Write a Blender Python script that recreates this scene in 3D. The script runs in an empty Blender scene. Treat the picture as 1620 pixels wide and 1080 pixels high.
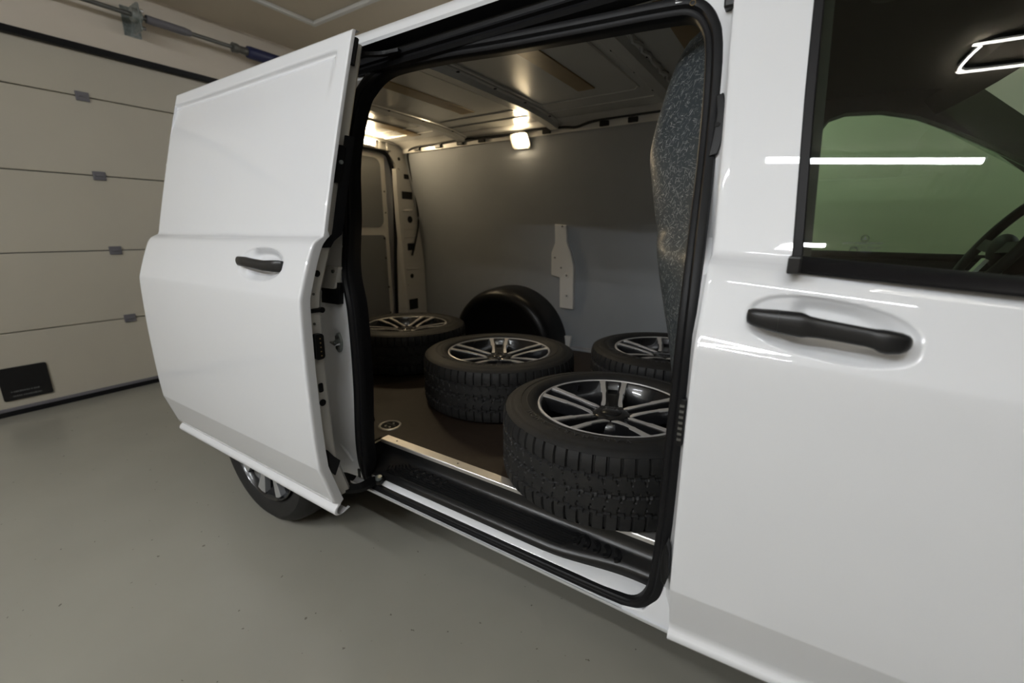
import bpy, bmesh, math, random
import numpy as np
from mathutils import Vector, Matrix
random.seed(4)
SC = bpy.context.scene
COL = SC.collection

# ------------------------------------------------------------------ camera, world, exposure
cam_d = bpy.data.cameras.new('camera'); cam = bpy.data.objects.new('camera', cam_d); COL.objects.link(cam)
YAW, PITCH, ROLL = math.radians(33.078), math.radians(14.199), math.radians(0.144)
f0 = Vector((-math.sin(YAW), math.cos(YAW), 0)); r0 = Vector((math.cos(YAW), math.sin(YAW), 0)); u0 = Vector((0, 0, 1))
fw = f0 * math.cos(PITCH) - u0 * math.sin(PITCH); up = u0 * math.cos(PITCH) + f0 * math.sin(PITCH)
rt = r0 * math.cos(ROLL) + up * math.sin(ROLL); up = up * math.cos(ROLL) - r0 * math.sin(ROLL)
cam.matrix_world = Matrix(((rt.x, up.x, -fw.x, .1442), (rt.y, up.y, -fw.y, -.856), (rt.z, up.z, -fw.z, 1.22), (0, 0, 0, 1)))
cam_d.sensor_width = 36; cam_d.lens = 690 / 1620 * 36; cam_d.clip_start = .02
cam_d.dof.use_dof = True; cam_d.dof.focus_distance = 1.25; cam_d.dof.aperture_fstop = 2.2
SC.camera = cam
w = bpy.data.worlds.new('world'); SC.world = w; w.use_nodes = True
w.node_tree.nodes['Background'].inputs[0].default_value = (.75, .78, .8, 1)
w.node_tree.nodes['Background'].inputs[1].default_value = .03
SC.view_settings.view_transform = 'Standard'; SC.view_settings.look = 'None'
SC.view_settings.exposure = 0; SC.view_settings.gamma = 1; SC.view_settings.use_curve_mapping = False
try:
    SC.cycles.use_denoising = True
    SC.cycles.max_bounces = 10; SC.cycles.transparent_max_bounces = 12
except Exception: pass
TUBE_L = 104.0      # luminance of the ceiling LED tubes
LAMP_L = 80.0       # luminance of the cargo lamps
SPOT_L = 640.0

# ------------------------------------------------------------------ materials
def nmat(name):
    m = bpy.data.materials.new(name); m.use_nodes = True
    nt = m.node_tree; return m, nt, nt.nodes['Principled BSDF']
def noise_mix(nt, c1, c2, scale, lo=.35, hi=.65, detail=4, coords='Object', stretch=None):
    tc = nt.nodes.new('ShaderNodeTexCoord'); no = nt.nodes.new('ShaderNodeTexNoise')
    no.inputs['Scale'].default_value = scale; no.inputs['Detail'].default_value = detail
    if stretch:
        mp = nt.nodes.new('ShaderNodeMapping'); mp.inputs['Scale'].default_value = stretch
        nt.links.new(tc.outputs[coords], mp.inputs[0]); nt.links.new(mp.outputs[0], no.inputs['Vector'])
    else: nt.links.new(tc.outputs[coords], no.inputs['Vector'])
    cr = nt.nodes.new('ShaderNodeValToRGB'); cr.color_ramp.elements[0].position = lo; cr.color_ramp.elements[1].position = hi
    cr.color_ramp.elements[0].color = (*c1, 1); cr.color_ramp.elements[1].color = (*c2, 1)
    nt.links.new(no.outputs['Fac'], cr.inputs[0]); return cr, no
def bump(nt, b, src, strength, dist=.002):
    bp = nt.nodes.new('ShaderNodeBump'); bp.inputs['Strength'].default_value = strength; bp.inputs['Distance'].default_value = dist
    nt.links.new(src, bp.inputs['Height']); nt.links.new(bp.outputs[0], b.inputs['Normal'])
def mat(name, col, rough=.5, metal=0., coat=0., col2=None, nscale=20, bstr=0, bscale=200, spec=.5, coat_rough=.03, lo=.35, hi=.65, bdist=.001, stretch=None):
    m, nt, b = nmat(name)
    b.inputs['Base Color'].default_value = (*col, 1); b.inputs['Roughness'].default_value = rough; b.inputs['Metallic'].default_value = metal
    b.inputs['Coat Weight'].default_value = coat; b.inputs['Coat Roughness'].default_value = coat_rough; b.inputs['Specular IOR Level'].default_value = spec
    if col2:
        cr, _ = noise_mix(nt, col, col2, nscale, lo, hi, stretch=stretch); nt.links.new(cr.outputs[0], b.inputs['Base Color'])
    if bstr:
        cr, no = noise_mix(nt, (0, 0, 0), (1, 1, 1), bscale, 0, 1, 3, stretch=stretch); bump(nt, b, no.outputs['Fac'], bstr, bdist)
    return m
def emit(name, col, strength):
    m, nt, b = nmat(name)
    b.inputs['Base Color'].default_value = (*col, 1); b.inputs['Emission Color'].default_value = (*col, 1); b.inputs['Emission Strength'].default_value = strength
    return m
def glassmat(name, tint, refl=1.0):
    m = bpy.data.materials.new(name); m.use_nodes = True; nt = m.node_tree; nt.nodes.clear()
    o = nt.nodes.new('ShaderNodeOutputMaterial'); mx = nt.nodes.new('ShaderNodeMixShader')
    fr = nt.nodes.new('ShaderNodeFresnel'); ge = nt.nodes.new('ShaderNodeNewGeometry'); ml = nt.nodes.new('ShaderNodeMath'); ml.operation = 'MULTIPLY_ADD'
    ml.inputs[1].default_value = 1 / 1.5 - 1.5; ml.inputs[2].default_value = 1.5      # thin sheet: the same reflectance from both sides
    nt.links.new(ge.outputs['Backfacing'], ml.inputs[0]); nt.links.new(ml.outputs[0], fr.inputs[0])
    tr = nt.nodes.new('ShaderNodeBsdfTransparent'); tr.inputs[0].default_value = (*tint, 1)
    gl = nt.nodes.new('ShaderNodeBsdfGlossy'); gl.inputs['Roughness'].default_value = .0; gl.inputs[0].default_value = (refl, refl, refl, 1)
    nt.links.new(fr.outputs[0], mx.inputs[0]); nt.links.new(tr.outputs[0], mx.inputs[1]); nt.links.new(gl.outputs[0], mx.inputs[2]); nt.links.new(mx.outputs[0], o.inputs[0])
    return m

M = {}
M['paint'] = mat('white_paint', (.785, .795, .82), .42, coat=1.0, coat_rough=.02)
M['paint_in'] = mat('white_primer_paint', (.62, .61, .585), .32, coat=.5, coat_rough=.12)
M['roof_in'] = mat('roof_inside_paint', (.50, .50, .48), .25, coat=.6, coat_rough=.08)
M['seal'] = mat('rubber_seal', (.007, .007, .008), .45, bstr=.12, bscale=350, spec=.2)
M['blackpl'] = mat('black_plastic', (.006, .006, .0065), .36, bstr=.10, bscale=900, spec=.3)
M['stepmat'] = mat('step_rubber', (.007, .007, .0075), .28, bstr=.08, bscale=700, spec=.45)
M['handle'] = mat('black_handle_plastic', (.012, .012, .013), .34, bstr=.12, bscale=1200)
M['darkpl'] = mat('dark_cab_plastic', (.006, .006, .006), .6, spec=.3, bstr=.15, bscale=600)
M['headliner'] = mat('headliner_fabric', (.007, .0065, .006), .9, bstr=.2, bscale=800)
M['trim'] = mat('window_trim', (.008, .0075, .0085), .5, spec=.25)
M['rubber'] = mat('tyre_rubber', (.012, .012, .0125), .60, bstr=.35, bscale=260, col2=(.017, .0165, .016), nscale=30, spec=.35)
M['letters'] = mat('tyre_letters', (.030, .030, .031), .42)
M['machined'] = mat('machined_alloy', (.62, .60, .58), .38, metal=.45)
M['gloss'] = mat('gloss_black_alloy', (.010, .010, .011), .25, coat=.6)
M['silver'] = mat('silver_alloy', (.55, .56, .58), .35, metal=.7)
M['alu'] = mat('brushed_aluminium', (.72, .70, .67), .35, metal=.85, bstr=.2, bscale=60, stretch=(2, 60, 60))
M['mat'] = mat('brown_floor_mat', (.017, .0105, .0065), .55, spec=.35, col2=(.023, .0145, .009), nscale=60, bstr=.5, bscale=420)
M['panel'] = mat('grey_cargo_panel', (.25, .265, .285), .5, col2=(.265, .28, .30), nscale=5, bstr=.08, bscale=300)
M['panel2'] = mat('grey_door_panel', (.17, .175, .18), .6)
M['foam'] = mat('tan_foam_pad', (.20, .135, .055), .45, col2=(.24, .165, .07), nscale=9, coat=.3, coat_rough=.2)
M['steel'] = mat('galvanised_steel', (.32, .34, .33), .4, metal=.6, col2=(.22, .25, .24), nscale=60)
M['shaft'] = mat('shaft_steel', (.16, .16, .15), .45, metal=.7)
M['chrome'] = mat('chrome', (.8, .8, .8), .12, metal=1)
M['motor'] = mat('blue_motor', (.02, .025, .08), .4)
M['wall'] = mat('plaster_wall', (.64, .575, .49), .85, col2=(.62, .56, .475), nscale=3, bstr=.05, bscale=90)
M['ceil'] = mat('ceiling_paint', (.62, .55, .45), .85, col2=(.64, .57, .465), nscale=2)
M['gpanel'] = mat('garage_panel', (.47, .435, .36), .5, col2=(.485, .45, .37), nscale=3, bstr=.12, bscale=120)
M['hinge'] = mat('grey_hinge', (.14, .135, .15), .5)
M['plate'] = mat('black_plate', (.006, .006, .007), .35)
M['print'] = mat('grey_print', (.10, .10, .10), .6)
M['trimw'] = mat('white_profile', (.72, .72, .70), .5)
M['housing'] = mat('lamp_housing', (.7, .7, .7), .4)
M['hole'] = mat('dark_hole', (.006, .006, .006), .8)
M['wrapped'] = None
M['tube'] = emit('led_tube', (.925, .965, 1.0), TUBE_L)
M['lamp'] = emit('warm_lamp', (1, .80, .52), LAMP_L)
M['spot'] = emit('warm_led', (1, .78, .48), SPOT_L)
M['clear'] = glassmat('lamp_clear_cover', (.97, .96, .93))
M['glass'] = glassmat('tinted_side_glass', (.70, .80, .69))
M['glass_far'] = glassmat('tinted_far_glass', (.66, .78, .66))
M['screen'] = glassmat('windscreen_glass', (.66, .76, .70))
M['pedge'] = mat('white_wall_tint', (.60, .60, .58), .8)
# floor: grey epoxy with dirt
m, nt, b = nmat('grey_epoxy'); M['floor'] = m
c1, n1 = noise_mix(nt, (.285, .272, .232), (.325, .312, .268), 1.3, .3, .7, 6)
c2, n2 = noise_mix(nt, (0, 0, 0), (1, 1, 1), 38, .735, .75, 2)
mx = nt.nodes.new('ShaderNodeMix'); mx.data_type = 'RGBA'; mx.inputs[7].default_value = (.16, .145, .12, 1)
nt.links.new(c2.outputs[0], mx.inputs[0]); nt.links.new(c1.outputs[0], mx.inputs[6]); nt.links.new(mx.outputs[2], b.inputs['Base Color'])
c3, n3 = noise_mix(nt, (.20, .20, .20), (.27, .27, .27), 3, .2, .8, 3); nt.links.new(c3.outputs[0], b.inputs['Roughness'])
c4, n4 = noise_mix(nt, (0, 0, 0), (1, 1, 1), 9, 0, 1, 2); bump(nt, b, n4.outputs['Fac'], .03, .004)
# bulkhead: dark blue-grey moulded felt with pale fibres
m, nt, b = nmat('bulkhead_felt'); M['felt'] = m
b.inputs['Roughness'].default_value = .5; b.inputs['Coat Weight'].default_value = .12; b.inputs['Coat Roughness'].default_value = .25
tc = nt.nodes.new('ShaderNodeTexCoord'); fac = None
def mth(op, a, b_=None):
    q = nt.nodes.new('ShaderNodeMath'); q.operation = op
    for i_, v_ in enumerate((a, b_)):
        if v_ is None: continue
        if isinstance(v_, (int, float)): q.inputs[i_].default_value = v_
        else: nt.links.new(v_, q.inputs[i_])
    return q.outputs[0]
def mapn(src, rot=(0, 0, 0), sc=(1, 1, 1), loc=(0, 0, 0)):
    mp = nt.nodes.new('ShaderNodeMapping'); mp.inputs['Rotation'].default_value = rot; mp.inputs['Scale'].default_value = sc; mp.inputs['Location'].default_value = loc
    nt.links.new(src, mp.inputs[0]); return mp.outputs[0]
flat = mapn(tc.outputs['Object'], (0, 0, math.radians(40)))
for k in range(7):       # short straight fibres at seven angles
    v_ = mapn(mapn(flat, (0, k * math.pi / 7 + .2 * (k % 3), 0)), (0, 0, 0), (620, 25, 58), (k * 3.7, k * 1.3, k * 5.1))
    vo = nt.nodes.new('ShaderNodeTexNoise'); vo.inputs['Scale'].default_value = 1; vo.inputs['Detail'].default_value = 0; nt.links.new(v_, vo.inputs['Vector'])
    one = mth('GREATER_THAN', vo.outputs['Fac'], .775); fac = one if fac is None else mth('MAXIMUM', fac, one)
mx = nt.nodes.new('ShaderNodeMix'); mx.data_type = 'RGBA'; mx.inputs[6].default_value = (.026, .035, .041, 1); mx.inputs[7].default_value = (.26, .27, .27, 1)
nt.links.new(fac, mx.inputs[0]); nt.links.new(mx.outputs[2], b.inputs['Base Color']); bump(nt, b, fac, .25, .001)

# ------------------------------------------------------------------ mesh helpers
class MB:
    def __init__(s): s.v = []; s.f = []
    def add(s, vs, fs):
        o = len(s.v); s.v += [tuple(map(float, p)) for p in vs]; s.f += [tuple(o + i for i in f) for f in fs]; return s
    def box(s, x0, x1, y0, y1, z0, z1):
        return s.add([(x0, y0, z0), (x1, y0, z0), (x1, y1, z0), (x0, y1, z0), (x0, y0, z1), (x1, y0, z1), (x1, y1, z1), (x0, y1, z1)],
                     [(3, 2, 1, 0), (4, 5, 6, 7), (0, 1, 5, 4), (1, 2, 6, 5), (2, 3, 7, 6), (3, 0, 4, 7)])
    def rows(s, rings, closed=False, cap=False, flip=False):
        n = len(rings[0]); vs = [p for r in rings for p in r]; fs = []
        for i in range(len(rings) - 1):
            for j in range(n if closed else n - 1):
                k = (j + 1) % n; q = (i * n + j, i * n + k, (i + 1) * n + k, (i + 1) * n + j); fs.append(q[::-1] if flip else q)
        if cap:
            a = tuple(range(n)); c = tuple((len(rings) - 1) * n + j for j in range(n)); fs += [a[::-1], c] if not flip else [a, c[::-1]]
        return s.add(vs, fs)
    def sweep(s, path, section, closed=False, up=(0, 0, 1), cap=True):
        # section: list of (a, b) in the frame (side, up'), path: list of points
        pts = [Vector(p) for p in path]; n = len(pts); rings = []; upv = Vector(up)
        for i in range(n):
            if closed: t = pts[(i + 1) % n] - pts[i - 1]
            else: t = pts[min(i + 1, n - 1)] - pts[max(i - 1, 0)]
            t.normalize(); sd = t.cross(upv)
            if sd.length < 1e-4: sd = t.cross(Vector((1, 0, 0)))
            sd.normalize(); u2 = sd.cross(t).normalized()
            rings.append([pts[i] + sd * a + u2 * b for a, b in section])
        if closed: rings.append(rings[0])
        return s.rows(rings, True, cap and not closed, flip=True)
    def tube(s, path, r, n=8, closed=False, up=(0, 0, 1)):
        return s.sweep(path, [(r * math.cos(2 * math.pi * k / n), r * math.sin(2 * math.pi * k / n)) for k in range(n)], closed, up)
    def lathe(s, prof, n=48, axis='z', c=(0, 0, 0), close=False):
        rings = []
        for k in range(n + 1):
            a = 2 * math.pi * k / n; ca, sa = math.cos(a), math.sin(a); ring = []
            for r, h in prof:
                p = {'z': (r * ca, r * sa, h), 'y': (r * ca, h, r * sa), 'x': (h, r * ca, r * sa)}[axis]
                ring.append((p[0] + c[0], p[1] + c[1], p[2] + c[2]))
            rings.append(ring)
        return s.rows(rings, close)
    def disc(s, c, r, h, axis='z', n=20): # short cylinder
        return s.lathe([(0, 0), (r, 0), (r, h), (0, h)], n, axis, c)
    def prism(s, poly, fn, t0, t1):
        # poly in 2D, fn(a, b, t) -> 3D point
        n = len(poly)
        return s.add([fn(a, b_, t0) for a, b_ in poly] + [fn(a, b_, t1) for a, b_ in poly],
                     [tuple(range(n)), tuple(range(2 * n - 1, n - 1, -1))] + [(i, n + i, n + (i + 1) % n, (i + 1) % n) for i in range(n)])
    def plate(s, outer, holes, fn, t0, t1):
        # plate with holes: 2D outline, list of 2D holes
        bm = bmesh.new(); loops = []
        for lp in [outer] + holes:
            vs = [bm.verts.new((a, b_, 0)) for a, b_ in lp]; loops.append(vs)
            for i in range(len(vs)): bm.edges.new((vs[i], vs[(i + 1) % len(vs)]))
        bmesh.ops.triangle_fill(bm, use_beauty=True, use_dissolve=False, edges=bm.edges[:])
        bm.verts.index_update(); vv = [(v.co.x, v.co.y) for v in bm.verts]; ff = [tuple(v.index for v in f.verts) for f in bm.faces]
        n = len(vv); fs = ff + [tuple(n + i for i in f[::-1]) for f in ff]
        for lp in loops:
            idx = [v.index for v in lp]
            for i in range(len(idx)): a, b_ = idx[i], idx[(i + 1) % len(idx)]; fs.append((a, n + a, n + b_, b_))
        bm.free()
        return s.add([fn(a, b_, t0) for a, b_ in vv] + [fn(a, b_, t1) for a, b_ in vv], fs)
def mesh(name, mb, material, smooth=True, fix=True, angle=40):
    me = bpy.data.meshes.new(name); me.from_pydata(mb.v, [], mb.f); me.update()
    bm = bmesh.new(); bm.from_mesh(me); bmesh.ops.remove_doubles(bm, verts=bm.verts[:], dist=1e-6)
    if fix: bmesh.ops.recalc_face_normals(bm, faces=bm.faces[:])
    bm.to_mesh(me); bm.free()
    me.materials.append(material)
    if smooth:
        me.polygons.foreach_set('use_smooth', [True] * len(me.polygons)); me.set_sharp_from_angle(angle=math.radians(angle))
    return me
def obj(name, mb, material, parent=None, smooth=True, bevel=0, fix=True, angle=40, inv=None):
    o = bpy.data.objects.new(name, mesh(name, mb, material, smooth, fix, angle)); COL.objects.link(o)
    if parent is not None:
        o.parent = parent
        if inv is not None: o.matrix_parent_inverse = inv
    if bevel:
        md = o.modifiers.new('bevel', 'BEVEL'); md.width = bevel; md.segments = 2; md.limit_method = 'ANGLE'; md.angle_limit = math.radians(40)
    return o
def tag(o, label=None, cat=None, group=None, kind=None):
    if label: o['label'] = label
    if cat: o['category'] = cat
    if group: o['group'] = group
    if kind: o['kind'] = kind
    return o
def empty(name, loc):
    o = bpy.data.objects.new(name, None); COL.objects.link(o); o.location = loc; o.empty_display_size = .1; return o
def rrect(x0, x1, y0, y1, r, n=5):
    out = []
    for cx, cy, a0 in ((x1 - r, y1 - r, 0), (x0 + r, y1 - r, 90), (x0 + r, y0 + r, 180), (x1 - r, y0 + r, 270)):
        for k in range(n + 1):
            a = math.radians(a0 + 90 * k / n); out.append((cx + r * math.cos(a), cy + r * math.sin(a)))
    return out
def catmull(pts, per=6, closed=False):
    P_ = [Vector(p) for p in pts]; n = len(P_); out = []
    rng = range(n) if closed else range(n - 1)
    for i in rng:
        p1, p2 = P_[i], P_[(i + 1) % n]
        p0 = P_[i - 1] if (closed or i > 0) else p1 * 2 - p2
        p3 = P_[(i + 2) % n] if (closed or i + 2 < n) else p2 * 2 - p1
        for k in range(per):
            t = k / per; t2, t3 = t * t, t * t * t
            out.append(.5 * ((2 * p1) + (p2 - p0) * t + (2 * p0 - 5 * p1 + 4 * p2 - p3) * t2 + (3 * p1 - p0 - 3 * p2 + p3) * t3))
    if not closed: out.append(P_[-1])
    return out
def pchip(xs, ys):
    x = np.array(xs, float); y = np.array(ys, float); h = np.diff(x); d = np.diff(y) / h; m_ = np.zeros(len(x))
    for i in range(1, len(x) - 1):
        if d[i - 1] * d[i] > 0:
            w1, w2 = 2 * h[i] + h[i - 1], h[i] + 2 * h[i - 1]; m_[i] = (w1 + w2) / (w1 / d[i - 1] + w2 / d[i])
    m_[0], m_[-1] = d[0], d[-1]
    def f(q):
        if q <= x[0]: return float(y[0] + (q - x[0]) * m_[0])
        if q >= x[-1]: return float(y[-1] + (q - x[-1]) * m_[-1])
        i = int(np.searchsorted(x, q) - 1); i = max(i, 0); t = (q - x[i]) / h[i]
        return float((1 + 2 * t) * (1 - t) ** 2 * y[i] + t * (1 - t) ** 2 * h[i] * m_[i] + t * t * (3 - 2 * t) * y[i + 1] + t * t * (t - 1) * h[i] * m_[i + 1])
    return f
def lin(a, b_, n): return [a + (b_ - a) * i / (n - 1) for i in range(n)]
def sstep(t): t = min(1., max(0., t)); return t * t * (3 - 2 * t)

# ------------------------------------------------------------------ the room
XL, XR, YN, YF, ZC = -4.18, 8.0, -5.2, 3.6, 2.88
tag(obj('floor', MB().box(XL - .2, XR + .2, YN - .2, YF + .2, -.1, 0), M['floor'], smooth=False), 'grey glossy epoxy garage floor', 'floor', kind='structure')
tag(obj('ceiling', MB().box(XL - .2, XR + .2, YN - .2, YF + .2, ZC, ZC + .1), M['ceil'], smooth=False), 'beige painted garage ceiling above the van', 'ceiling', kind='structure')
DY0, DY1, DZ = -2.3, 2.55, 2.43
tag(obj('wall_left', MB().plate([(YN, 0), (DY0, 0), (DY0, DZ), (DY1, DZ), (DY1, 0), (YF, 0), (YF, ZC), (YN, ZC)], [], lambda a, b_, t: (t, a, b_), XL - .15, XL + .03), M['wall'], smooth=False), 'beige wall surrounding the sectional garage door', 'wall', kind='structure')
tag(obj('wall_back', MB().box(XL - .15, XR + .15, YF, YF + .15, 0, ZC), M['wall'], smooth=False), 'pale plain wall beyond the van windows', 'wall', kind='structure')
tag(obj('wall_right', MB().box(XR, XR + .15, YN, YF, 0, ZC), M['wall'], smooth=False), 'pale wall ahead of the van', 'wall', kind='structure')
tag(obj('wall_front', MB().box(XL - .15, XR + .15, YN - .15, YN, 0, ZC), M['wall'], smooth=False), 'pale wall facing the open side of the van', 'wall', kind='structure')
# sectional garage door
gd = empty('door_1', (XL, .1, 0)); tag(gd, 'cream sectional garage door with horizontal panels behind the van', 'garage door', kind='structure')
ginv = Matrix.Translation((-XL, -.1, 0))
joints = [.045, .556, 1.072, 1.598, 2.116, 2.41]
def hingeplate(y, z):
    return MB().box(XL - .002, XL + .010, y - .036, y + .036, z - .030, z + .030).box(XL + .008, XL + .016, y - .022, y + .022, z - .006, z + .006)
for i in range(5):
    z0, z1 = joints[i] + .003, joints[i + 1] - .003
    p = obj('panel', MB().box(XL - .05, XL, DY0 + .02, DY1 - .02, z0, z1), M['gpanel'], gd, smooth=False, bevel=.005, inv=ginv)
    if i < 4:
        for y in (-1.9, -.78, .318, 1.42, 2.2):
            obj('hinge', hingeplate(y, joints[i + 1]), M['hinge'], p, smooth=False, bevel=.003)
    if i == 0:
        pl = obj('sign_plate', MB().plate(rrect(-.425, -.19, .105, .328, .012), [], lambda a, b_, t: (t, a, b_), XL, XL + .010), M['plate'], p, smooth=False, bevel=.002)
        # two rows of print too blurred to read
        for (ya, yb, zc) in ((-.385, -.245, .163), (-.380, -.245, .132)):
            y = ya
            while y < yb:
                wd = random.uniform(.005, .010); h = random.uniform(.008, .012)
                obj('print_mark', MB().box(XL + .0098, XL + .0104, y, min(y + wd, yb), zc - h / 2, zc + h / 2), M['print'], pl, smooth=False)
                y += wd + random.choice((.002, .002, .003, .006))
obj('bottom_seal', MB().box(XL - .04, XL + .012, DY0 + .02, DY1 - .02, .0, .036), M['seal'], gd, smooth=False, bevel=.006, inv=ginv)
obj('bottom_rail', MB().box(XL - .02, XL + .016, DY0 + .02, DY1 - .02, .036, .056), M['hinge'], gd, smooth=False, bevel=.003, inv=ginv)
obj('top_seal', MB().box(XL - .05, XL + .045, DY0, DY1, 2.402, 2.445), M['seal'], gd, smooth=False, bevel=.006, inv=ginv)
# torsion shaft above the door
ts = empty('torsion_shaft', (XL + .12, .2, 2.68)); tinv = Matrix.Translation((-XL - .12, -.2, -2.68))
tag(ts, 'grey steel torsion shaft with bracket mounted above the garage door', 'shaft')
SX = XL + .16
obj('shaft', MB().tube([(SX, -2.3, 2.685), (SX, 2.5, 2.685)], .015, 12), M['shaft'], ts, inv=tinv)
obj('bracket', MB().plate(rrect(SX - .10, SX + .05, 2.585, 2.765, .02), [], lambda a, b_, t: (a, t, b_), .665, .672).box(XL + .0305, XL + .038, .62, .72, 2.58, 2.77), M['steel'], ts, smooth=False, inv=tinv)
obj('bearing', MB().lathe([(.015, -.03), (.04, -.03), (.045, -.02), (.045, .02), (.03, .03), (.015, .03)], 20, 'y', (SX, .665, 2.685)), M['steel'], ts, inv=tinv)
obj('bolt', MB().disc((SX - .03, .70, 2.63), .012, .02, 'y', 8), M['chrome'], ts, inv=tinv)
obj('bolt', MB().disc((SX - .03, .70, 2.74), .012, .02, 'y', 8), M['chrome'], ts, inv=tinv)
obj('spring_sleeve', MB().lathe([(.014, .72), (.026, .72), (.028, .74), (.028, .96), (.022, 1.0), (.014, 1.0)], 20, 'y', (SX, 0, 2.685)), M['hinge'], ts, inv=tinv)
obj('collar', MB().lathe([(.015, 1.30), (.036, 1.30), (.036, 1.34), (.028, 1.35), (.030, 1.43), (.015, 1.43)], 20, 'y', (SX, 0, 2.685)), M['shaft'], ts, inv=tinv)
obj('motor_drum', MB().lathe([(.0, 1.42), (.044, 1.42), (.048, 1.44), (.048, 1.95), (.03, 1.99), (0, 1.99)], 24, 'y', (SX, 0, 2.685)), M['motor'], ts, inv=tinv)
# ceiling profile frame
def prof(x0, x1, y0, y1): return MB().box(x0, x1, y0, y1, ZC - .028, ZC - .0005)
cf = empty('ceiling_frame', (-1.8, .6, ZC)); cinv = Matrix.Translation((1.8, -.6, -ZC)); tag(cf, 'white rectangular profile frame fixed to the garage ceiling', 'ceiling frame')
obj('profile', prof(-3.49, -3.45, -.9, 1.72), M['trimw'], cf, smooth=False, bevel=.005, inv=cinv)
obj('profile', prof(-3.45, -.2, 1.68, 1.72), M['trimw'], cf, smooth=False, bevel=.005, inv=cinv)
obj('profile', prof(-.2, -.16, -.9, 1.72), M['trimw'], cf, smooth=False, bevel=.005, inv=cinv)
obj('profile', prof(-3.45, -.2, -.9, -.86), M['trimw'], cf, smooth=False, bevel=.005, inv=cinv)
# LED tube lamps on the ceiling (the first two show as reflections in the van's side; the rest are added light)
def tube_light(p0, p1, label, k=1.0):
    a0, a1 = Vector((*p0, 0)), Vector((*p1, 0)); c = (a0 + a1) / 2; L_ = (a1 - a0).length; rz = math.atan2(a1.y - a0.y, a1.x - a0.x)
    o = empty('tube_light', (c.x, c.y, ZC)); o.rotation_euler.z = rz
    tag(o, label, 'lamp', 'LED tube lamps on the garage ceiling')
    obj('housing', MB().box(-L_ / 2 - .02, L_ / 2 + .02, -.03, .03, -.03, -.0005), M['housing'], o, smooth=False, bevel=.004)
    n = 10; sec = [(.024 * math.cos(math.pi * k / n), -.03 - .026 * math.sin(math.pi * k / n)) for k in range(n + 1)]
    obj('diffuser', MB().rows([[(x, a, b_) for a, b_ in sec] for x in (-L_ / 2, L_ / 2)], True, True), M['tube'] if k == 1 else emit('led_tube', (.925, .965, 1.0), TUBE_L * k), o)
tube_light((-.13, -1.85), (.91, -2.0), 'LED tube lamp above the open side door, mirrored in the cab window', .62)
tube_light((-.95, -3.08), (.30, -3.16), 'LED tube lamp behind the viewer, second row from the van', 1.65)
tube_light((-1.75, -1.95), (-.65, -1.95), 'LED tube lamp above the slid-back cargo door', .75)  # unseen lamp, added to make the van side brighter
tube_light((-2.75, -3.1), (-1.5, -3.1), 'LED tube lamp of the second row nearest the garage door', 1.95)  # extra unseen lamp, put in to lift the sliding door's brightness
tube_light((-1.6, 2.75), (-.3, 2.75), 'LED tube lamp beyond the far side of the van')  # added out of view to light the wall seen through the cab windows
tube_light((2.2, 2.75), (3.4, 2.75), 'LED tube lamp beyond the far front corner of the van')  # second added lamp out of view for the far wall
# looped LED lamp
o = empty('loop_light', (1.1, -1.2, ZC)); iv = Matrix.Translation((-1.1, 1.2, -ZC)); tag(o, 'looped LED lamp on the ceiling mirrored at the top of the cab window', 'lamp')
lp = [(.625, -1.235), (.64, -1.265), (.70, -1.275), (1.5, -1.30), (1.56, -1.27), (1.56, -1.17), (1.5, -1.14), (.70, -1.115), (.66, -1.13)]
pth = [Vector((a, b_, ZC - .03)) for a, b_ in lp]
obj('housing', MB().sweep([p + Vector((0, 0, .018)) for p in pth], [(-.012, -.010), (.012, -.010), (.012, .0115), (-.012, .0115)], True), M['plate'], o, smooth=False, inv=iv)
obj('led_strip', MB().tube(catmull(pth, 4, True), .0065, 8, True), emit('led_loop', (1, .97, .88), TUBE_L * .3), o, inv=iv)

# ------------------------------------------------------------------ the van
VL = Vector((-.6, .945, 0)); van = empty('cargo_van', VL); VI = Matrix.Translation(-VL)
tag(van, 'white panel van with its side cargo door slid open', 'van')
def vp(name, mb, m, smooth=True, bevel=0, fix=True, angle=40): return obj(name, mb, M[m], van, smooth, bevel, fix, angle, VI)
def sub(name, mb, m, parent, smooth=True, bevel=0, fix=True, angle=40): return obj(name, mb, M[m], parent, smooth, bevel, fix, angle)
YM = 1.89     # far side: y -> YM - y
# closed-body side profile y(z)
PZ = [.478, .56, .66, .78, .90, 1.0, 1.025, 1.04, 1.09, 1.14, 1.175, 1.188, 1.197, 1.204, 1.215]
PY = [-.0225, -.0265, -.0285, -.029, -.0268, -.0228, -.0205, -.016, .001, .020, .036, .046, .060, .074, .080]
_Pl = pchip(PZ, PY)
def P(z):
    if z < .478: return -.0225 + (.478 - z) * .285
    return _Pl(z) if z < 1.215 else .080 + .25 * (z - 1.215) + .045 * (z - 1.215) ** 2
def Pg(z): q = z + .035 - 1.215; return .080 + .25 * q + .045 * q * q      # glass: no shoulder
def Pf(z): return P(z + .035 * sstep((z - .9) / .2))     # front door: shoulder sits a little lower

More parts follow.
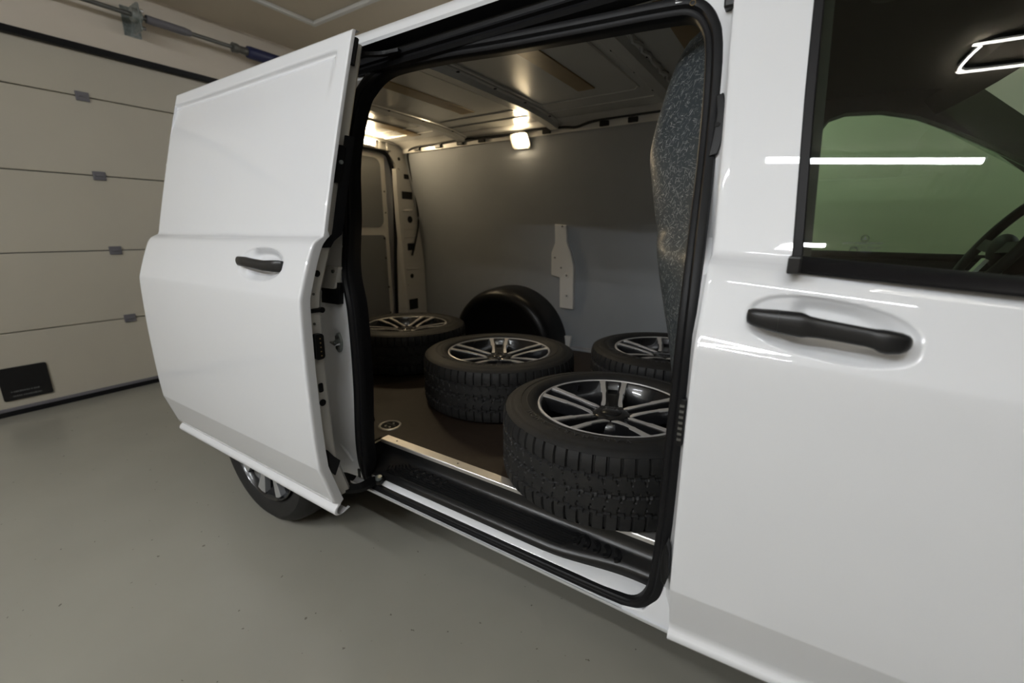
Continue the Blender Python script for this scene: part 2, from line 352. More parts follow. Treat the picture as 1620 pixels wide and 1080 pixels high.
# ---- front (cab) door
def edge_f(z): return float(np.interp(z, [.3, 1.16, 1.364, 1.653, 1.85], [.006, .0, -.013, -.034, -.048]))
FX1 = 1.06
def zbelt(x): return 1.152 - .07 * (x - .13)
def recess(x, z):
    cx, cz = .196, 1.066 - .11 * (x - .196)
    a, c = .121, .0475 + .012 * math.exp(-((x - .13) / .07) ** 2) * 0
    q = (abs((x - cx) / a) ** 2.4 + abs((z - cz) / c) ** 2.4) ** (1 / 2.4)
    s = (1 - q)
    if s <= 0: return 0.
    dep = .005 * sstep(s / .10)                                # rim step
    t = sstep((x - .135) / .03)
    return dep + .020 * t * sstep(s / .55) + .004 * (1 - t) * sstep(s / .4)
def front_skin():
    zs = lin(.352, .470, 9) + [.475, .478, .481] + lin(.488, .95, 40) + lin(.955, .995, 5) + lin(.998, 1.135, 50) + lin(1.138, 1.152, 7)
    ss = [0, .002, .005, .01, .02, .035] + lin(.045, .33, 96) + lin(.34, FX1, 30)
    rows = []
    hemz = lambda x: .045 * max(0, x) * 1.2
    # front-edge columns: door edge returns inward
    cols = [('r', .022, .004), ('r', .010, .0)] + [('s', s, 0) for s in ss]
    prof_h = [(.034, .316), (.020, .314), (.008, .318), (.002, .328), (.006, .338), (.012, .343)]
    for kind, s, dx in cols:
        ring = []
        for dy, z0 in prof_h:
            z = z0 + hemz(s if kind == 's' else 0); x = edge_f(z0) + (s if kind == 's' else dx)
            ring.append((x, dy + (s if kind == 'r' else 0), z))
        for z0 in zs:
            x = edge_f(z0) + (s if kind == 's' else dx)
            z = z0 - .07 * (x - .13) * sstep((z0 - .85) / .3) + hemz(s if kind == 's' else 0) * (1 - sstep((z0 - .33) / .45))
            y = Pf(z0) + recess(x, z) + (s if kind == 'r' else 0)
            if kind == 's' and s < .006: y += .003 * (1 - s / .006)
            ring.append((x, y, z))
        rows.append(ring)
    mb = MB().rows(rows)
    # door post beside the window, up to the roof
    up_ = []
    xw = lambda z: float(np.interp(z, [1.15, 1.18, 1.454, 1.617, 1.80], [.134, .134, .113, .105, .095]))
    for kind, t in (('r', .022), ('r', .01), ('s', 0), ('s', .03), ('s', .15), ('s', .3), ('s', .6), ('s', .85), ('s', 1.0)):
        ring = []
        for z in lin(1.152, 1.19, 8) + lin(1.2, 1.80, 26):
            xe = edge_f(z); x = xe + (xw(z) - xe) * (t if kind == 's' else 0)
            zz = z - .07 * (x - .13) * (1 - sstep((z - 1.152) / .05))
            ring.append((x, Pf(z) + (t if kind == 'r' else (.003 if t == 0 else 0)), zz))
        up_.append(ring)
    mb.rows(up_)
    # header strip over the window
    mb.rows([[(x, Pf(z), z) for z in lin(1.66, 1.80, 8)] for x in lin(.10, FX1, 10)])
    return mb
fd = vp('cab_door', front_skin(), 'paint', angle=55)
tag(fd, 'white front door with black handle and tinted window')
# window pane (thin laminated sheet), frame trims
def pane(z, x, off=.006): return (x, Pg(z) + off, z)
gz = lin(1.135, 1.70, 14); gx = lin(.098, 1.02, 14)
mbg = MB().rows([[pane(z, x, .008) for z in gz] for x in gx])
gl = sub('window_pane', mbg, 'glass', fd)
st = []
for x in lin(.128, FX1, 24):
    zb = zbelt(x); st.append([(x, Pf(zb) - .006, zb + .001), (x, Pf(zb) - .009, zb + .006), (x, Pf(zb + .02) - .016 + .0, zb + .018), (x, Pf(zb + .028) - .006, zb + .027), (x, Pf(zb + .028) + .012, zb + .027), (x, Pf(zb) + .02, zb)])
sub('belt_trim', MB().rows(st, True, True), 'trim', fd)
vt = []
for z in lin(1.152, 1.76, 20):
    x0 = float(np.interp(z, [1.15, 1.18, 1.454, 1.617, 1.80], [.130, .130, .110, .101, .092])); wd = .0165
    y = Pf(max(z, 1.176)); vt.append([(x0, y + .012, z), (x0, y - .002, z), (x0 + .002, y - .004, z), (x0 + wd - .002, y - .004, z), (x0 + wd, y - .002, z), (x0 + wd, y + .012, z)])
sub('window_post_trim', MB().rows(vt, True, True), 'trim', fd)
sub('inner_post_trim', MB().rows([[(float(np.interp(z, [1.15, 1.8], [.145, .107])), Pf(max(z, 1.176)) + .014, z), (float(np.interp(z, [1.15, 1.8], [.160, .122])), Pf(max(z, 1.176)) + .016, z)] for z in lin(1.15, 1.75, 10)]), 'darkpl', fd)
sub('trim_cap', MB().box(.1265, .146, .004, .034, 1.152, 1.1805), 'handle', fd, smooth=False, bevel=.003)
# pull handle: fixed key cap and lever
def loft_handle(st, y_of, th):
    rings = []
    for x, zc, h, yo, t in st:
        ring = []; h *= th
        for k in range(20):
            a = 2 * math.pi * k / 20; ca, sa = math.cos(a), math.sin(a)
            ring.append((x, yo + t * math.copysign(abs(ca) ** .75, ca), zc + h * math.copysign(abs(sa) ** .8, sa)))
        rings.append(ring)
    return MB().rows(rings, True, True)
HZ = lambda x: 1.0805 - .105 * (x - .08)
st = [(.0790, 1.0800, .004, -.014, .004), (.0805, 1.0800, .0095, -.015, .008), (.087, 1.0795, .0125, -.016, .012), (.10, 1.0778, .0142, -.0175, .014), (.1266, 1.0758, .0168, -.0195, .0155)]
sub('handle_key_cap', loft_handle(st, None, 1.15), 'handle', fd)
st = [(.1268, 1.0757, .0166, -.0195, .0152), (.145, 1.0745, .0174, -.0205, .0150), (.157, 1.0738, .0178, -.021, .0145), (.163, 1.0730, .0170, -.0215, .0140), (.170, 1.0722, .0150, -.022, .0120), (.185, 1.0712, .0138, -.0225, .0100), (.215, 1.0682, .0132, -.0232, .0095),
      (.245, 1.0650, .0128, -.0228, .0098), (.254, 1.0634, .0134, -.0222, .0110), (.262, 1.0612, .0155, -.021, .0135), (.27, 1.0602, .0158, -.020, .0145), (.285, 1.0598, .0140, -.018, .0140), (.293, 1.0602, .0110, -.016, .0115), (.2975, 1.0610, .0065, -.0145, .007), (.299, 1.0612, .002, -.014, .003)]
sub('pull_handle', loft_handle(st, None, 1.15), 'handle', fd)
# window stamp: three-pointed star in a ring and small print
def text_mb(s, size, fn, ext=0.0):
    cu = bpy.data.curves.new('t', 'FONT'); cu.body = s; cu.size = size; cu.align_x = 'CENTER'; cu.resolution_u = 3; cu.extrude = ext
    ob = bpy.data.objects.new('t', cu); COL.objects.link(ob); dg = bpy.context.evaluated_depsgraph_get(); me = ob.evaluated_get(dg).to_mesh()
    vs = [fn(v.co.x, v.co.y, v.co.z) for v in me.vertices]; fs = [tuple(p.vertices) for p in me.polygons]
    ob.to_mesh_clear(); bpy.data.objects.remove(ob); bpy.data.curves.remove(cu)
    return MB().add(vs, fs)
def on_pane(x0, z0, flip=False): return lambda a, b_, t: (x0 + a, Pg(z0 + b_) + .0072, z0 + b_)
sub('glass_print', text_mb('SAINT-GOBAIN SEKURIT', .0050, on_pane(.2275, 1.2000)), 'plate', gl, smooth=False)
sub('glass_print', text_mb('DOT 211 M70 AS2', .0048, on_pane(.2330, 1.1925)), 'plate', gl, smooth=False)
sub('glass_print', text_mb('43R-00', .0048, on_pane(.2330, 1.1865)), 'plate', gl, smooth=False)
ring = [on_pane(.2295, 1.2095)(.0052 * math.cos(a), .0052 * math.sin(a), 0) for a in lin(0, 2 * math.pi, 25)[:-1]]
mbs = MB().tube(ring, .0005, 4, True, up=(0, 1, 0))
for k in range(3):
    a = math.radians(90 + 120 * k); q = on_pane(.2295, 1.2095)
    mbs.add([q(.0052 * math.cos(a), .0052 * math.sin(a), 0), q(.001 * math.cos(a + 1.05), .001 * math.sin(a + 1.05), 0), q(0, 0, 0), q(.001 * math.cos(a - 1.05), .001 * math.sin(a - 1.05), 0)], [(0, 1, 2, 3)])
sub('glass_emblem', mbs, 'plate', gl, smooth=False)
ring = [on_pane(.2165, 1.190)(.0052 * math.cos(a), .0052 * math.sin(a), 0) for a in lin(0, 2 * math.pi, 25)[:-1]]
sub('glass_mark', MB().tube(ring, .0005, 4, True, up=(0, 1, 0)), 'plate', gl, smooth=False)

# ---- sill, step and cargo floor
seal_pts = [(-.034, .44), (-.026, .602), (-.025, .872), (-.028, 1.081), (-.049, 1.393), (-.064, 1.579), (-.084, 1.648), (-.122, 1.688), (-.190, 1.700), (-.389, 1.713), (-.639, 1.730), (-.855, 1.748), (-1.056, 1.756), (-1.146, 1.746), (-1.205, 1.707), (-1.236, 1.649),
            (-1.244, 1.467), (-1.195, 1.251), (-1.105, 1.085), (-1.058, .96), (-1.055, .73), (-1.080, .50), (-1.096, .374), (-1.082, .328), (-1.03, .3135), (-.734, .3125), (-.369, .3135), (-.162, .3165), (-.087, .328), (-.048, .372)]
def seal_y(z): return P(z) + .058 if z > .42 else float(np.interp(z, [.30, .318, .335, .42], [.052, .052, .050, P(.42) + .058]))
path = catmull([(x, seal_y(z), z) for x, z in seal_pts], 6, True)
sect = [(-.017, 0), (-.015, -.007), (-.008, -.011), (0, -.010), (.006, -.003), (.010, -.004), (.017, -.001), (.021, .008), (.020, .024), (.019, .050), (.011, .050), (.009, .018), (-.010, .018)]
rings = []
n = len(path)
for i in range(n):
    t = (path[(i + 1) % n] - path[i - 1]).normalized(); dv = Vector((0, 1, 0)); nv = t.cross(dv).normalized()   # path runs up the right, so t x y points inward or outward
    ctr = Vector((-.6, .15, 1.05))
    if (ctr - path[i]).dot(nv) < 0: nv = -nv
    k = .55 + .45 * sstep((path[i].z - .32) / .08)
    rings.append([path[i] + nv * (a * k) + dv * (b_ * (.35 + .65 * sstep((path[i].z - .32) / .08))) for a, b_ in sect])
rings.append(rings[0])
vp('door_seal', MB().rows(rings, True), 'seal')
# small yellow inspection mark on the seal
vp('inspection_mark', MB().tube([(-.1225 + .006 * math.cos(a) , P(1.69) + .0465, 1.692 + .005 * math.sin(a)) for a in lin(0, 2 * math.pi, 13)[:-1]], .0008, 4, True, up=(0, 1, 0)), 'foam')
# white rocker under the seal
rk = [(.075, .296), (.046, .296), (.038, .302), (.036, .312), (.040, .306), (.050, .305), (.060, .310), (.066, .322), (.070, .3285), (.1, .3300), (.14, .3300)]
vp('rocker_panel', MB().rows([[(x, a, b_) for a, b_ in rk] for x in lin(-1.16, .02, 20)]), 'paint', angle=60)
def qend(x): return sstep((x + .36) / .26)
gz_ = []
for x in lin(-.36, -.052, 14):
    yo = .0885 + .030 * qend(x); gz_.append([(x, .066, .3265), (x, .071, .3305), (x, yo - .004, .3312 + .004 * qend(x)), (x, yo + .004, .3318 + .004 * qend(x))])
vp('sill_end_gusset', MB().rows(gz_), 'paint')
# step mat with ribs
tp = [(.0885, .331), (.0895, .345), (.093, .3515), (.105, .356), (.155, .378), (.163, .384), (.169, .394), (.171, .405), (.171, .432), (.18, .434)]
XS0, XS1 = -1.118, -.055
sl = (.378 - .356) / .05
def tz(y): return .356 + (y - .105) * sl
def step_prof(x):
    yo = .0885 + .030 * qend(x)
    return [(x, yo, .331), (x, yo + .001, tz(yo) - .007), (x, yo + .0045, tz(yo + .0045) - .002), (x, yo + .0165, tz(yo + .0165))] + [(x, a, b_) for a, b_ in tp[4:]]
step = vp('step_mat', MB().rows([step_prof(x) for x in lin(XS0, XS1, 40)]), 'stepmat')
for k in range(7):
    y = .104 + .0072 * k; e = .012 * k
    mb = MB(); pth = catmull([(XS0 + .075 + e, y + .022 - .002 * k, tz(y + .022 - .002 * k) + .0015), (XS0 + .085 + e, y + .006, tz(y + .006) + .0015), (XS0 + .12 + e, y, tz(y) + .0015), (-.6, y, tz(y) + .0015), (XS1 - .30 + .5 * e, y, tz(y) + .0015), (XS1 - .255 + .5 * e, y + .006, tz(y + .006) + .0015), (XS1 - .24 + .5 * e, y + .022 - .002 * k, tz(y + .022 - .002 * k) + .0015)], 6)
    sub('rib', mb.sweep(pth, [(-.0022, -.003), (.0022, -.003), (.0015, .0026), (-.0015, .0026)]), 'stepmat', step)
for e in (0, 1):
    for k in range(5):
        x0 = (XS0 + .20 + .035 * k) if e == 0 else (XS1 - .115 - .030 * k); d = 1 if e == 0 else -1
        pts = [(x0 + d * .0, .153, tz(.153) + .001), (x0 - d * .012, .143, tz(.143) + .001), (x0 - d * .014, .130, tz(.130) + .001), (x0 - d * .004, .124, tz(.124) + .001)]
        sub('tread_arc', MB().sweep(catmull(pts, 5), [(-.007, -.003), (.007, -.003), (.0055, .0035), (-.0055, .0035)]), 'stepmat', step)
# step side walls and riser
vp('step_end_wall', MB().plate([(.05, .33), (.175, .33), (.175, .436), (.115, .436), (.105, .43), (.05, .36)], [], lambda a, b_, t: (t, a, b_), XS0 - .012, XS0), 'blackpl', smooth=False)
vp('step_end_wall', MB().plate([(.06, .33), (.175, .33), (.175, .436), (.09, .436), (.06, .40)], [], lambda a, b_, t: (t, a, b_), XS1, XS1 + .01), 'blackpl', smooth=False)
# floor with brown mat, aluminium edge strip, lashing ring
vp('cargo_floor', MB().plate([(-2.47, .12), (-1.135, .12), (-1.135, .172), (.3, .172), (.3, 1.80), (-2.47, 1.80)], [], lambda a, b_, t: (a, b_, t), .41, .440), 'mat', smooth=False, bevel=.003)
es = vp('edge_strip', MB().rows([[(x, .1575, .430), (x, .1570, .4415), (x, .1590, .4440), (x, .194, .4440), (x, .196, .4405)] for x in (XS0, -.6, XS1)]), 'alu', smooth=False)
for x in (-1.05, -.75, -.45, -.15): sub('screw', MB().lathe([(0, .4455), (.003, .4455), (.0042, .4438)], 10, 'z', (x, .177, 0)), 'shaft', es)
LX, LY = -1.185, .262
lr = vp('lashing_ring', MB().lathe([(.037, .4400), (.037, .4435), (.040, .4450), (.045, .4435), (.047, .4402)], 36, 'z', (LX, LY, 0)), 'alu')
sub('cup', MB().lathe([(0, .4404), (.036, .4404), (.0372, .4412)], 28, 'z', (LX, LY, 0)), 'hole', lr)
sub('bail', MB().tube([(LX - .024, LY + .004, .4425), (LX + .024, LY + .006, .4425)], .0028, 8), 'shaft', lr)
for dx, dy in ((-.012, -.012), (.012, -.012), (.0, .020)): sub('bolt', MB().lathe([(0, .4445), (.005, .4440), (.006, .4405)], 8, 'z', (LX + dx, LY + dy, 0)), 'chrome', lr)

# ---- B-pillar jamb between cab door and seal
jr = []
for z in lin(.33, 1.70, 40):
    xe = edge_f(z); xs = float(np.interp(z, [.33, .372, .44, .6, .872, 1.081, 1.393, 1.579, 1.648, 1.69, 1.70], [-.06, -.045, -.034, -.026, -.025, -.028, -.049, -.064, -.084, -.122, -.14]))
    jr.append([(xe + .004, Pf(z) + .010, z), (xe - .001, Pf(z) + .020, z), (xe - .008, Pf(z) + .036, z), (xs + .012, P(z) + .058, z), (xs - .004, P(z) + .062, z) ])
bj = vp('door_jamb', MB().rows(jr), 'paint')
vp('jamb_foot', MB().prism([(-.115, .298), (.008, .298), (.008, .42), (-.020, .42), (-.036, .37), (-.062, .328), (-.115, .312)], lambda a, b_, t: (a, t, b_), .044, .058), 'paint', smooth=False, bevel=.003)
sub('latch_plate', MB().prism([(-.050, 1.368), (-.034, 1.372), (-.028, 1.40), (-.030, 1.46), (-.040, 1.492), (-.053, 1.488), (-.046, 1.45), (-.047, 1.41)], lambda a, b_, t: (a + .008, P(b_) + t, b_), .040, .056), 'blackpl', bj, smooth=False, bevel=.002)
sub('latch_hole', MB().disc((-.034, P(1.43) + .0375, 1.43), .005, .004, 'y', 14), 'hole', bj)
sub('contact_plate', MB().prism(rrect(-.016, -.006, .80, .90, .003), lambda a, b_, t: (a, P(b_) + t, b_), .028, .046), 'blackpl', bj, smooth=False, bevel=.001)
for k in range(7): sub('contact_pin', MB().box(-.0165, -.0085, P(.85) + .0265, P(.85) + .032, .812 + .012 * k, .817 + .012 * k), 'shaft', bj, smooth=False)
sub('roller_catch', MB().prism([(-.018, .47), (-.010, .462), (-.004, .49), (-.006, .55), (-.014, .575), (-.020, .55), (-.022, .51)], lambda a, b_, t: (a, P(b_) + t, b_), .018, .045), 'blackpl', bj, smooth=False, bevel=.002)
sub('rubber_stop', MB().box(-.055, -.022, P(1.70) + .012, P(1.70) + .05, 1.655, 1.70), 'blackpl', bj, smooth=False, bevel=.004)

# ---- C-pillar jamb behind the opening
def xs_left(z): return float(np.interp(z, [.33, .374, .5, .73, .96, 1.085, 1.251, 1.467, 1.649, 1.707, 1.745, 1.80], [-1.09, -1.096, -1.08, -1.055, -1.058, -1.105, -1.195, -1.244, -1.236, -1.205, -1.16, -1.10]))
jr = []
for z in lin(.33, 1.80, 50):
    xs = xs_left(z); y = P(z) if z > .42 else P(.42)
    jr.append([(xs + .006, y + .080, z), (xs, y + .064, z), (xs - .02, y + .060, z), (xs - .06, y + .056, z), (xs - .10, y + .05 + .01 * math.sin(z * 9), z), (xs - .14, y + .035, z), (xs - .16, y + .012, z), (xs - .175, y + .001, z)])
cj = vp('rear_jamb', MB().rows(jr), 'paint')
# striker, cover plate, drain bead on the jamb
sk = sub('striker', MB().prism([(-1.130 + .017 * math.cos(a), .852 + .034 * math.sin(a)) for a in lin(0, 2 * math.pi, 21)[:-1]], lambda a, b_, t: (a, P(b_) + t, b_), .048, .060), 'steel', cj, bevel=.002)
sub('striker_bolt', MB().tube([(-1.142, P(.852) + .052, .856), (-1.142, P(.852) + .030, .856), (-1.120, P(.852) + .030, .850), (-1.120, P(.852) + .052, .850)], .004, 8), 'chrome', cj)
for z in (.835, .872): sub('screw', MB().disc((-1.13, P(z) + .043, z), .007, .006, 'y', 10), 'shaft', cj)
sub('cover_plate', MB().plate(rrect(-1.225, -1.118, 1.035, 1.105, .006), [], lambda a, b_, t: (a, P(b_) + t, b_), .036, .056), 'paint_in', cj, smooth=False, bevel=.003)
sub('cover_screw', MB().disc((-1.140, P(1.09) + .031, 1.090), .006, .006, 'y', 10), 'shaft', cj)
sub('rail_pocket', MB().plate(rrect(-1.225, -1.100, .985, 1.055, .004), [], lambda a, b_, t: (a, P(b_) + t, b_), .042, .062), 'blackpl', cj, smooth=False, bevel=.002)
sub('drain_bead', MB().tube(catmull([(-1.225, P(.66) + .042, .66), (-1.21, P(.55) + .044, .55), (-1.185, P(.46) + .047, .46), (-1.15, P(.40) + .050, .39)], 6), .006, 8), 'paint', cj)
# ---- rear quarter skin with wheel arch
WX, WR = -1.63, .345
rows_ = []
xs_ = lin(0, 1, 46); zs_ = lin(.30, 1.80, 76)
mbq = MB()
for u in xs_:
    rows_.append([(xs_left(max(z, .33)) - .175 + (-2.54 - (xs_left(max(z, .33)) - .175)) * u, P(z) + .09 * sstep((u - .90) / .10) ** 1.5 , z) for z in zs_])
mbq.rows(rows_)
mbq.f = [f for f in mbq.f if (sum(mbq.v[i][0] for i in f) / 4 - WX) ** 2 + (sum(mbq.v[i][2] for i in f) / 4 - WR) ** 2 > .375 ** 2]
vp('rear_quarter_panel', mbq, 'paint')
vp('wheel_arch_lining', MB().rows([[(WX + .37 * math.cos(a), y, WR + .37 * math.sin(a)) for a in lin(-.35, math.pi + .35, 24)] for y in (.0, .26)]).rows([[(WX + r * math.cos(a), .26, WR + r * math.sin(a)) for a in lin(-.35, math.pi + .35, 24)] for r in (.05, .37)]), 'blackpl')

# ---- rear road wheel
rwm = MB().lathe([(.20, .06), (.235, .02), (.262, -.003), (.30, -.006), (.325, .012), (.338, .035), (.342, .07), (.342, .16), (.335, .2), (.30, .22), (.22, .21)], 64, 'y', (WX, -.05, WR))
rw = vp('rear_wheel', rwm, 'rubber')
sub('tread_groove', MB().lathe([(.3425, .075), (.3435, .078), (.3435, .082), (.3425, .085)], 64, 'y', (WX, -.05, WR)), 'hole', rw)
sub('rim', MB().lathe([(.0, .035), (.05, .03), (.09, .05), (.19, .05), (.222, .02), (.236, .004), (.232, .0), (.216, .02), (.21, .09), (.21, .2), (0, .2)], 64, 'y', (WX, -.05, WR)), 'gloss', rw)
for k in range(10):
    a = 2 * math.pi * k / 10 + .1; wd = .055 if k % 2 else .045
    pr = [(.10, -.006), (.218, -wd / 2), (.222, 0), (.218, wd / 2), (.10, .006)]
    sub('blade', MB().prism(pr, lambda r, s_, t: (WX + r * math.cos(a) - s_ * math.sin(a), -.05 + t + .02 * (1 - r / .22), WR + r * math.sin(a) + s_ * math.cos(a)), .004, .03), 'silver', rw, smooth=False, bevel=.002)
sub('hub_cap', MB().lathe([(0, .012), (.03, .014), (.034, .03)], 24, 'y', (WX, -.05, WR)), 'gloss', rw)

# ---- sliding door, pushed back along the side
SO = -.125; SX0, SX1 = -2.252, -1.05
def slide_recess(x, z):
    cx, cz = -1.302, 1.116; q = (abs((x - cx) / .132) ** 2.3 + abs((z - cz) / .052) ** 2.3) ** (1 / 2.3); s = 1 - q
    return (.004 * sstep(s / .08) + .022 * sstep((x + 1.39) / .05) * sstep(s / .5)) if s > 0 else 0
def bead(x, z):
    # pressed ledge under the roof edge, fading out near both ends
    k = sstep((-1.105 - x) / .030)
    return k * (.011 * sstep((1.752 - z) / .010) * (1 - sstep((1.742 - z) / .17)) + .004 * math.exp(-((z - 1.738) / .005) ** 2))
def slide_skin():
    hem = [(.045, .292), (.026, .286), (.012, .284), (.002, .287), (-.004, .294), (-.005, .302), (-.001, .312), (.010, .320), (.013, .326)]   # (y from skin at .33, z)
    zs = lin(.334, .470, 8) + [.475, .478, .481] + lin(.49, 1.0, 30) + lin(1.01, 1.17, 42) + lin(1.174, 1.22, 16) + lin(1.23, 1.71, 34) + lin(1.715, 1.79, 22)
    xs = [SX0 + d for d in (.003, .006, .012)] + lin(SX0 + .03, -1.46, 26) + lin(-1.455, -1.145, 64) + lin(-1.14, SX1 - .015, 10) + [SX1 - .011, SX1 - .006, SX1 - .003]
    folds_r = [(SX0 + .012, .036), (SX0, .034), (SX0, .012), (SX0 + .001, .004)]
    folds_f = [(SX1 - .001, .004), (SX1, .011), (SX1, .034), (SX1 - .012, .037)]
    cols = [(x, d, 1) for x, d in folds_r] + [(x, 0, 0) for x in xs] + [(x, d, 1) for x, d in folds_f]
    rings = []
    for x, d, fold in cols:
        ring = []
        for a, z in hem: ring.append((x, P(.33) + SO + a + d * .3, z))
        for z in zs:
            dd = d * (1 if z < 1.19 else (.35 if z > 1.22 else 1 - .65 * (z - 1.19) / .03))
            edge = .002 if (not fold and (x < SX0 + .005 or x > SX1 - .005)) else 0
            ring.append((x, P(z) + SO + dd + edge + (0 if fold else slide_recess(x, z) + bead(x, z)), z))
        # top flange turned inwards
        z = 1.795; ring.append((x, P(1.79) + SO + .004 + d * .3, z)); ring.append((x, P(1.79) + SO + .030, z + .001))
        rings.append(ring)
    return MB().rows(rings)
sd = vp('sliding_door', slide_skin(), 'paint', angle=60)
tag(sd, 'white sliding cargo door pushed back along the van side')
# inner structure
fr = []
for z in lin(.34, 1.77, 44):
    y = P(z) + SO; a = .034 if z < 1.2 else .014; t = .042 if z < 1.15 else .040
    fr.append([(SX1 - .016, y + a - .006, z), (SX1 - .018, y + a, z), (SX1 - .020, y + a + t, z), (SX1 - .032, y + a + t + .012, z), (SX1 - .15, y + .085, z), (SX0 + .15, y + .085, z), (SX0 + .03, y + .06, z), (SX0 + .02, y + .03, z)])
fi = sub('inner_frame', MB().rows(fr), 'paint_in', sd)
def onface(dy, z): return P(z) + SO + dy
sub('weather_strip', MB().rows([[(SX1 - .012, P(z) + SO + .036, z), (SX1 - .010, P(z) + SO + .044, z), (SX1 - .010, P(z) + SO + .072, z), (SX1 - .03, P(z) + SO + .082, z), (SX1 - .05, P(z) + SO + .08, z)] for z in lin(1.17, 1.50, 18)], False), 'seal', sd)
sub('lock_latch', MB().prism(rrect(1.36, 1.47, .014, .046, .008), lambda a, b_, t: (SX1 - .02 + t, P(a) + SO + b_, a), .0, .012), 'blackpl', sd, smooth=False, bevel=.003)
sub('latch_bolt', MB().disc((SX1 - .012, P(1.42) + SO + .032, 1.42), .006, .010, 'x', 12), 'steel', sd)
ct = sub('contact_block', MB().prism(rrect(.835, .915, .040, .072, .010), lambda a, b_, t: (SX1 - .022 + t, P(a) + SO + b_, a), .0, .022), 'blackpl', sd, smooth=False, bevel=.003)
for k in range(5): sub('contact_pin', MB().disc((SX1 - .0005, P(.87) + SO + .058, .847 + .0135 * k), .0022, .002, 'x', 8), 'foam', sd)
sub('hole_cover', MB().prism(rrect(.725, .755, .048, .064, .005), lambda a, b_, t: (SX1 - .021 + t, P(a) + SO + b_, a), .0, .004), 'plate', sd, smooth=False)
sub('hole_cover', MB().disc((SX1 - .020, P(.69) + SO + .056, .69), .011, .004, 'x', 16), 'plate', sd)
sub('door_pin', MB().tube([(SX1 - .02, P(.985) + SO + .040, .985), (SX1 - .016, P(.985) + SO + .075, .985)], .007, 10).disc((SX1 - .020, P(.985) + SO + .078, .985), .009, .012, 'x', 12), 'blackpl', sd)
sub('hole_cover', MB().disc((SX1 - .020, P(1.095) + SO + .052, 1.095), .010, .004, 'x', 14), 'plate', sd)
for z in (1.035, .945): sub('screw', MB().disc((SX1 - .020, P(z) + SO + .054, z), .004, .004, 'x', 10), 'shaft', sd)
sub('lower_catch', MB().prism([(.43, .045), (.46, .035), (.53, .045), (.50, .062), (.475, .082), (.455, .066)], lambda a, b_, t: (SX1 - .024 + t, P(a) + SO + b_, a), 0, .02), 'blackpl', sd, smooth=False, bevel=.002)
sub('hinge_arm', MB().sweep(catmull([(-1.10, -.05, .345), (-1.06, .0, .335), (-1.05, .06, .335), (-1.02, .075, .338)], 5), [(-.022, -.006), (.022, -.006), (.022, .006), (-.022, .006)]), 'blackpl', sd, smooth=False)
sub('roller', MB().disc((-1.035, .068, .338), .012, .016, 'z', 14), 'steel', sd)
sub('upper_arm', MB().sweep(catmull([(-1.075, .13, 1.752), (-1.10, .18, 1.757), (-1.06, .235, 1.766), (-1.0, .25, 1.768)], 5), [(-.010, -.005), (.010, -.005), (.010, .005), (-.010, .005)]), 'seal', sd, smooth=False)
sub('edge_gasket', MB().tube([(SX1 - .006, P(z) + SO + .022, z) for z in lin(1.70, 1.775, 6)], .008, 8), 'seal', sd)
# handle on the sliding door
SHY = P(1.115) + SO
st = [(-1.425, 1.1225, .003, SHY - .006, .004), (-1.42, 1.1225, .010, SHY - .008, .008), (-1.405, 1.1225, .0155, SHY - .011, .011), (-1.36, 1.1215, .0165, SHY - .014, .012), (-1.31, 1.118, .0158, SHY - .015, .011), (-1.25, 1.114, .0165, SHY - .014, .011), (-1.20, 1.1145, .0180, SHY - .010, .010), (-1.180, 1.1145, .0180, SHY - .005, .009), (-1.171, 1.1145, .016, SHY + .001, .006)]
sub('pull_handle', loft_handle(st, None, 1.0), 'handle', sd)
# tiny rear window stay on the door's rear edge
sub('rear_roller', MB().box(SX0 - .022, SX0 + .01, P(1.48) + SO + .012, P(1.48) + SO + .03, 1.455, 1.505), 'paint', sd, smooth=False, bevel=.004)

# ---- roof, cant rails, track
ry = [(.224, 1.800), (.219, 1.808), (.221, 1.822), (.235, 1.842), (.27, 1.862), (.36, 1.885), (.55, 1.900), (.75, 1.907), (.945, 1.909)]
ry = ry + [(YM - a, b_) for a, b_ in ry[-2::-1]]
vp('roof', MB().rows([[(x, a, b_ - (.10 * sstep((x - .55) / .9) if x > .55 else 0)) for a, b_ in ry] for x in [-2.54, -2.4, -2, -1.5, -1, -.5, 0, .3, .45, .58]]), 'paint')
tr = [(.224, 1.800), (.236, 1.797), (.268, 1.790), (.270, 1.775), (.258, 1.770), (.256, 1.764), (.266, 1.760), (.262, 1.752), (.268, 1.742), (.30, 1.738)]
tk = vp('door_track', MB().rows([[(x, a, b_) for a, b_ in tr] for x in lin(-1.30, .05, 12)]), 'seal')
sub('track_edge', MB().tube([(-1.02, .2375, 1.7985), (-.5, .2375, 1.7990), (.0, .2375, 1.7990)], .0012, 6), 'silver', tk)  # thin silver line imitating the highlight along the track's edge
if 0: sub('track_lip', MB().rows([[(x, .248, 1.7720 ), (x, .250, 1.7665), (x, .256, 1.7655)] for x in lin(-1.0, -.05, 8)]), 'paint', tk)
vp('front_header', MB().rows([[(x, .258, 1.70), (x, .262, 1.742), (x, .272, 1.765)] for x in (-.16, .0, .05)]), 'paint')
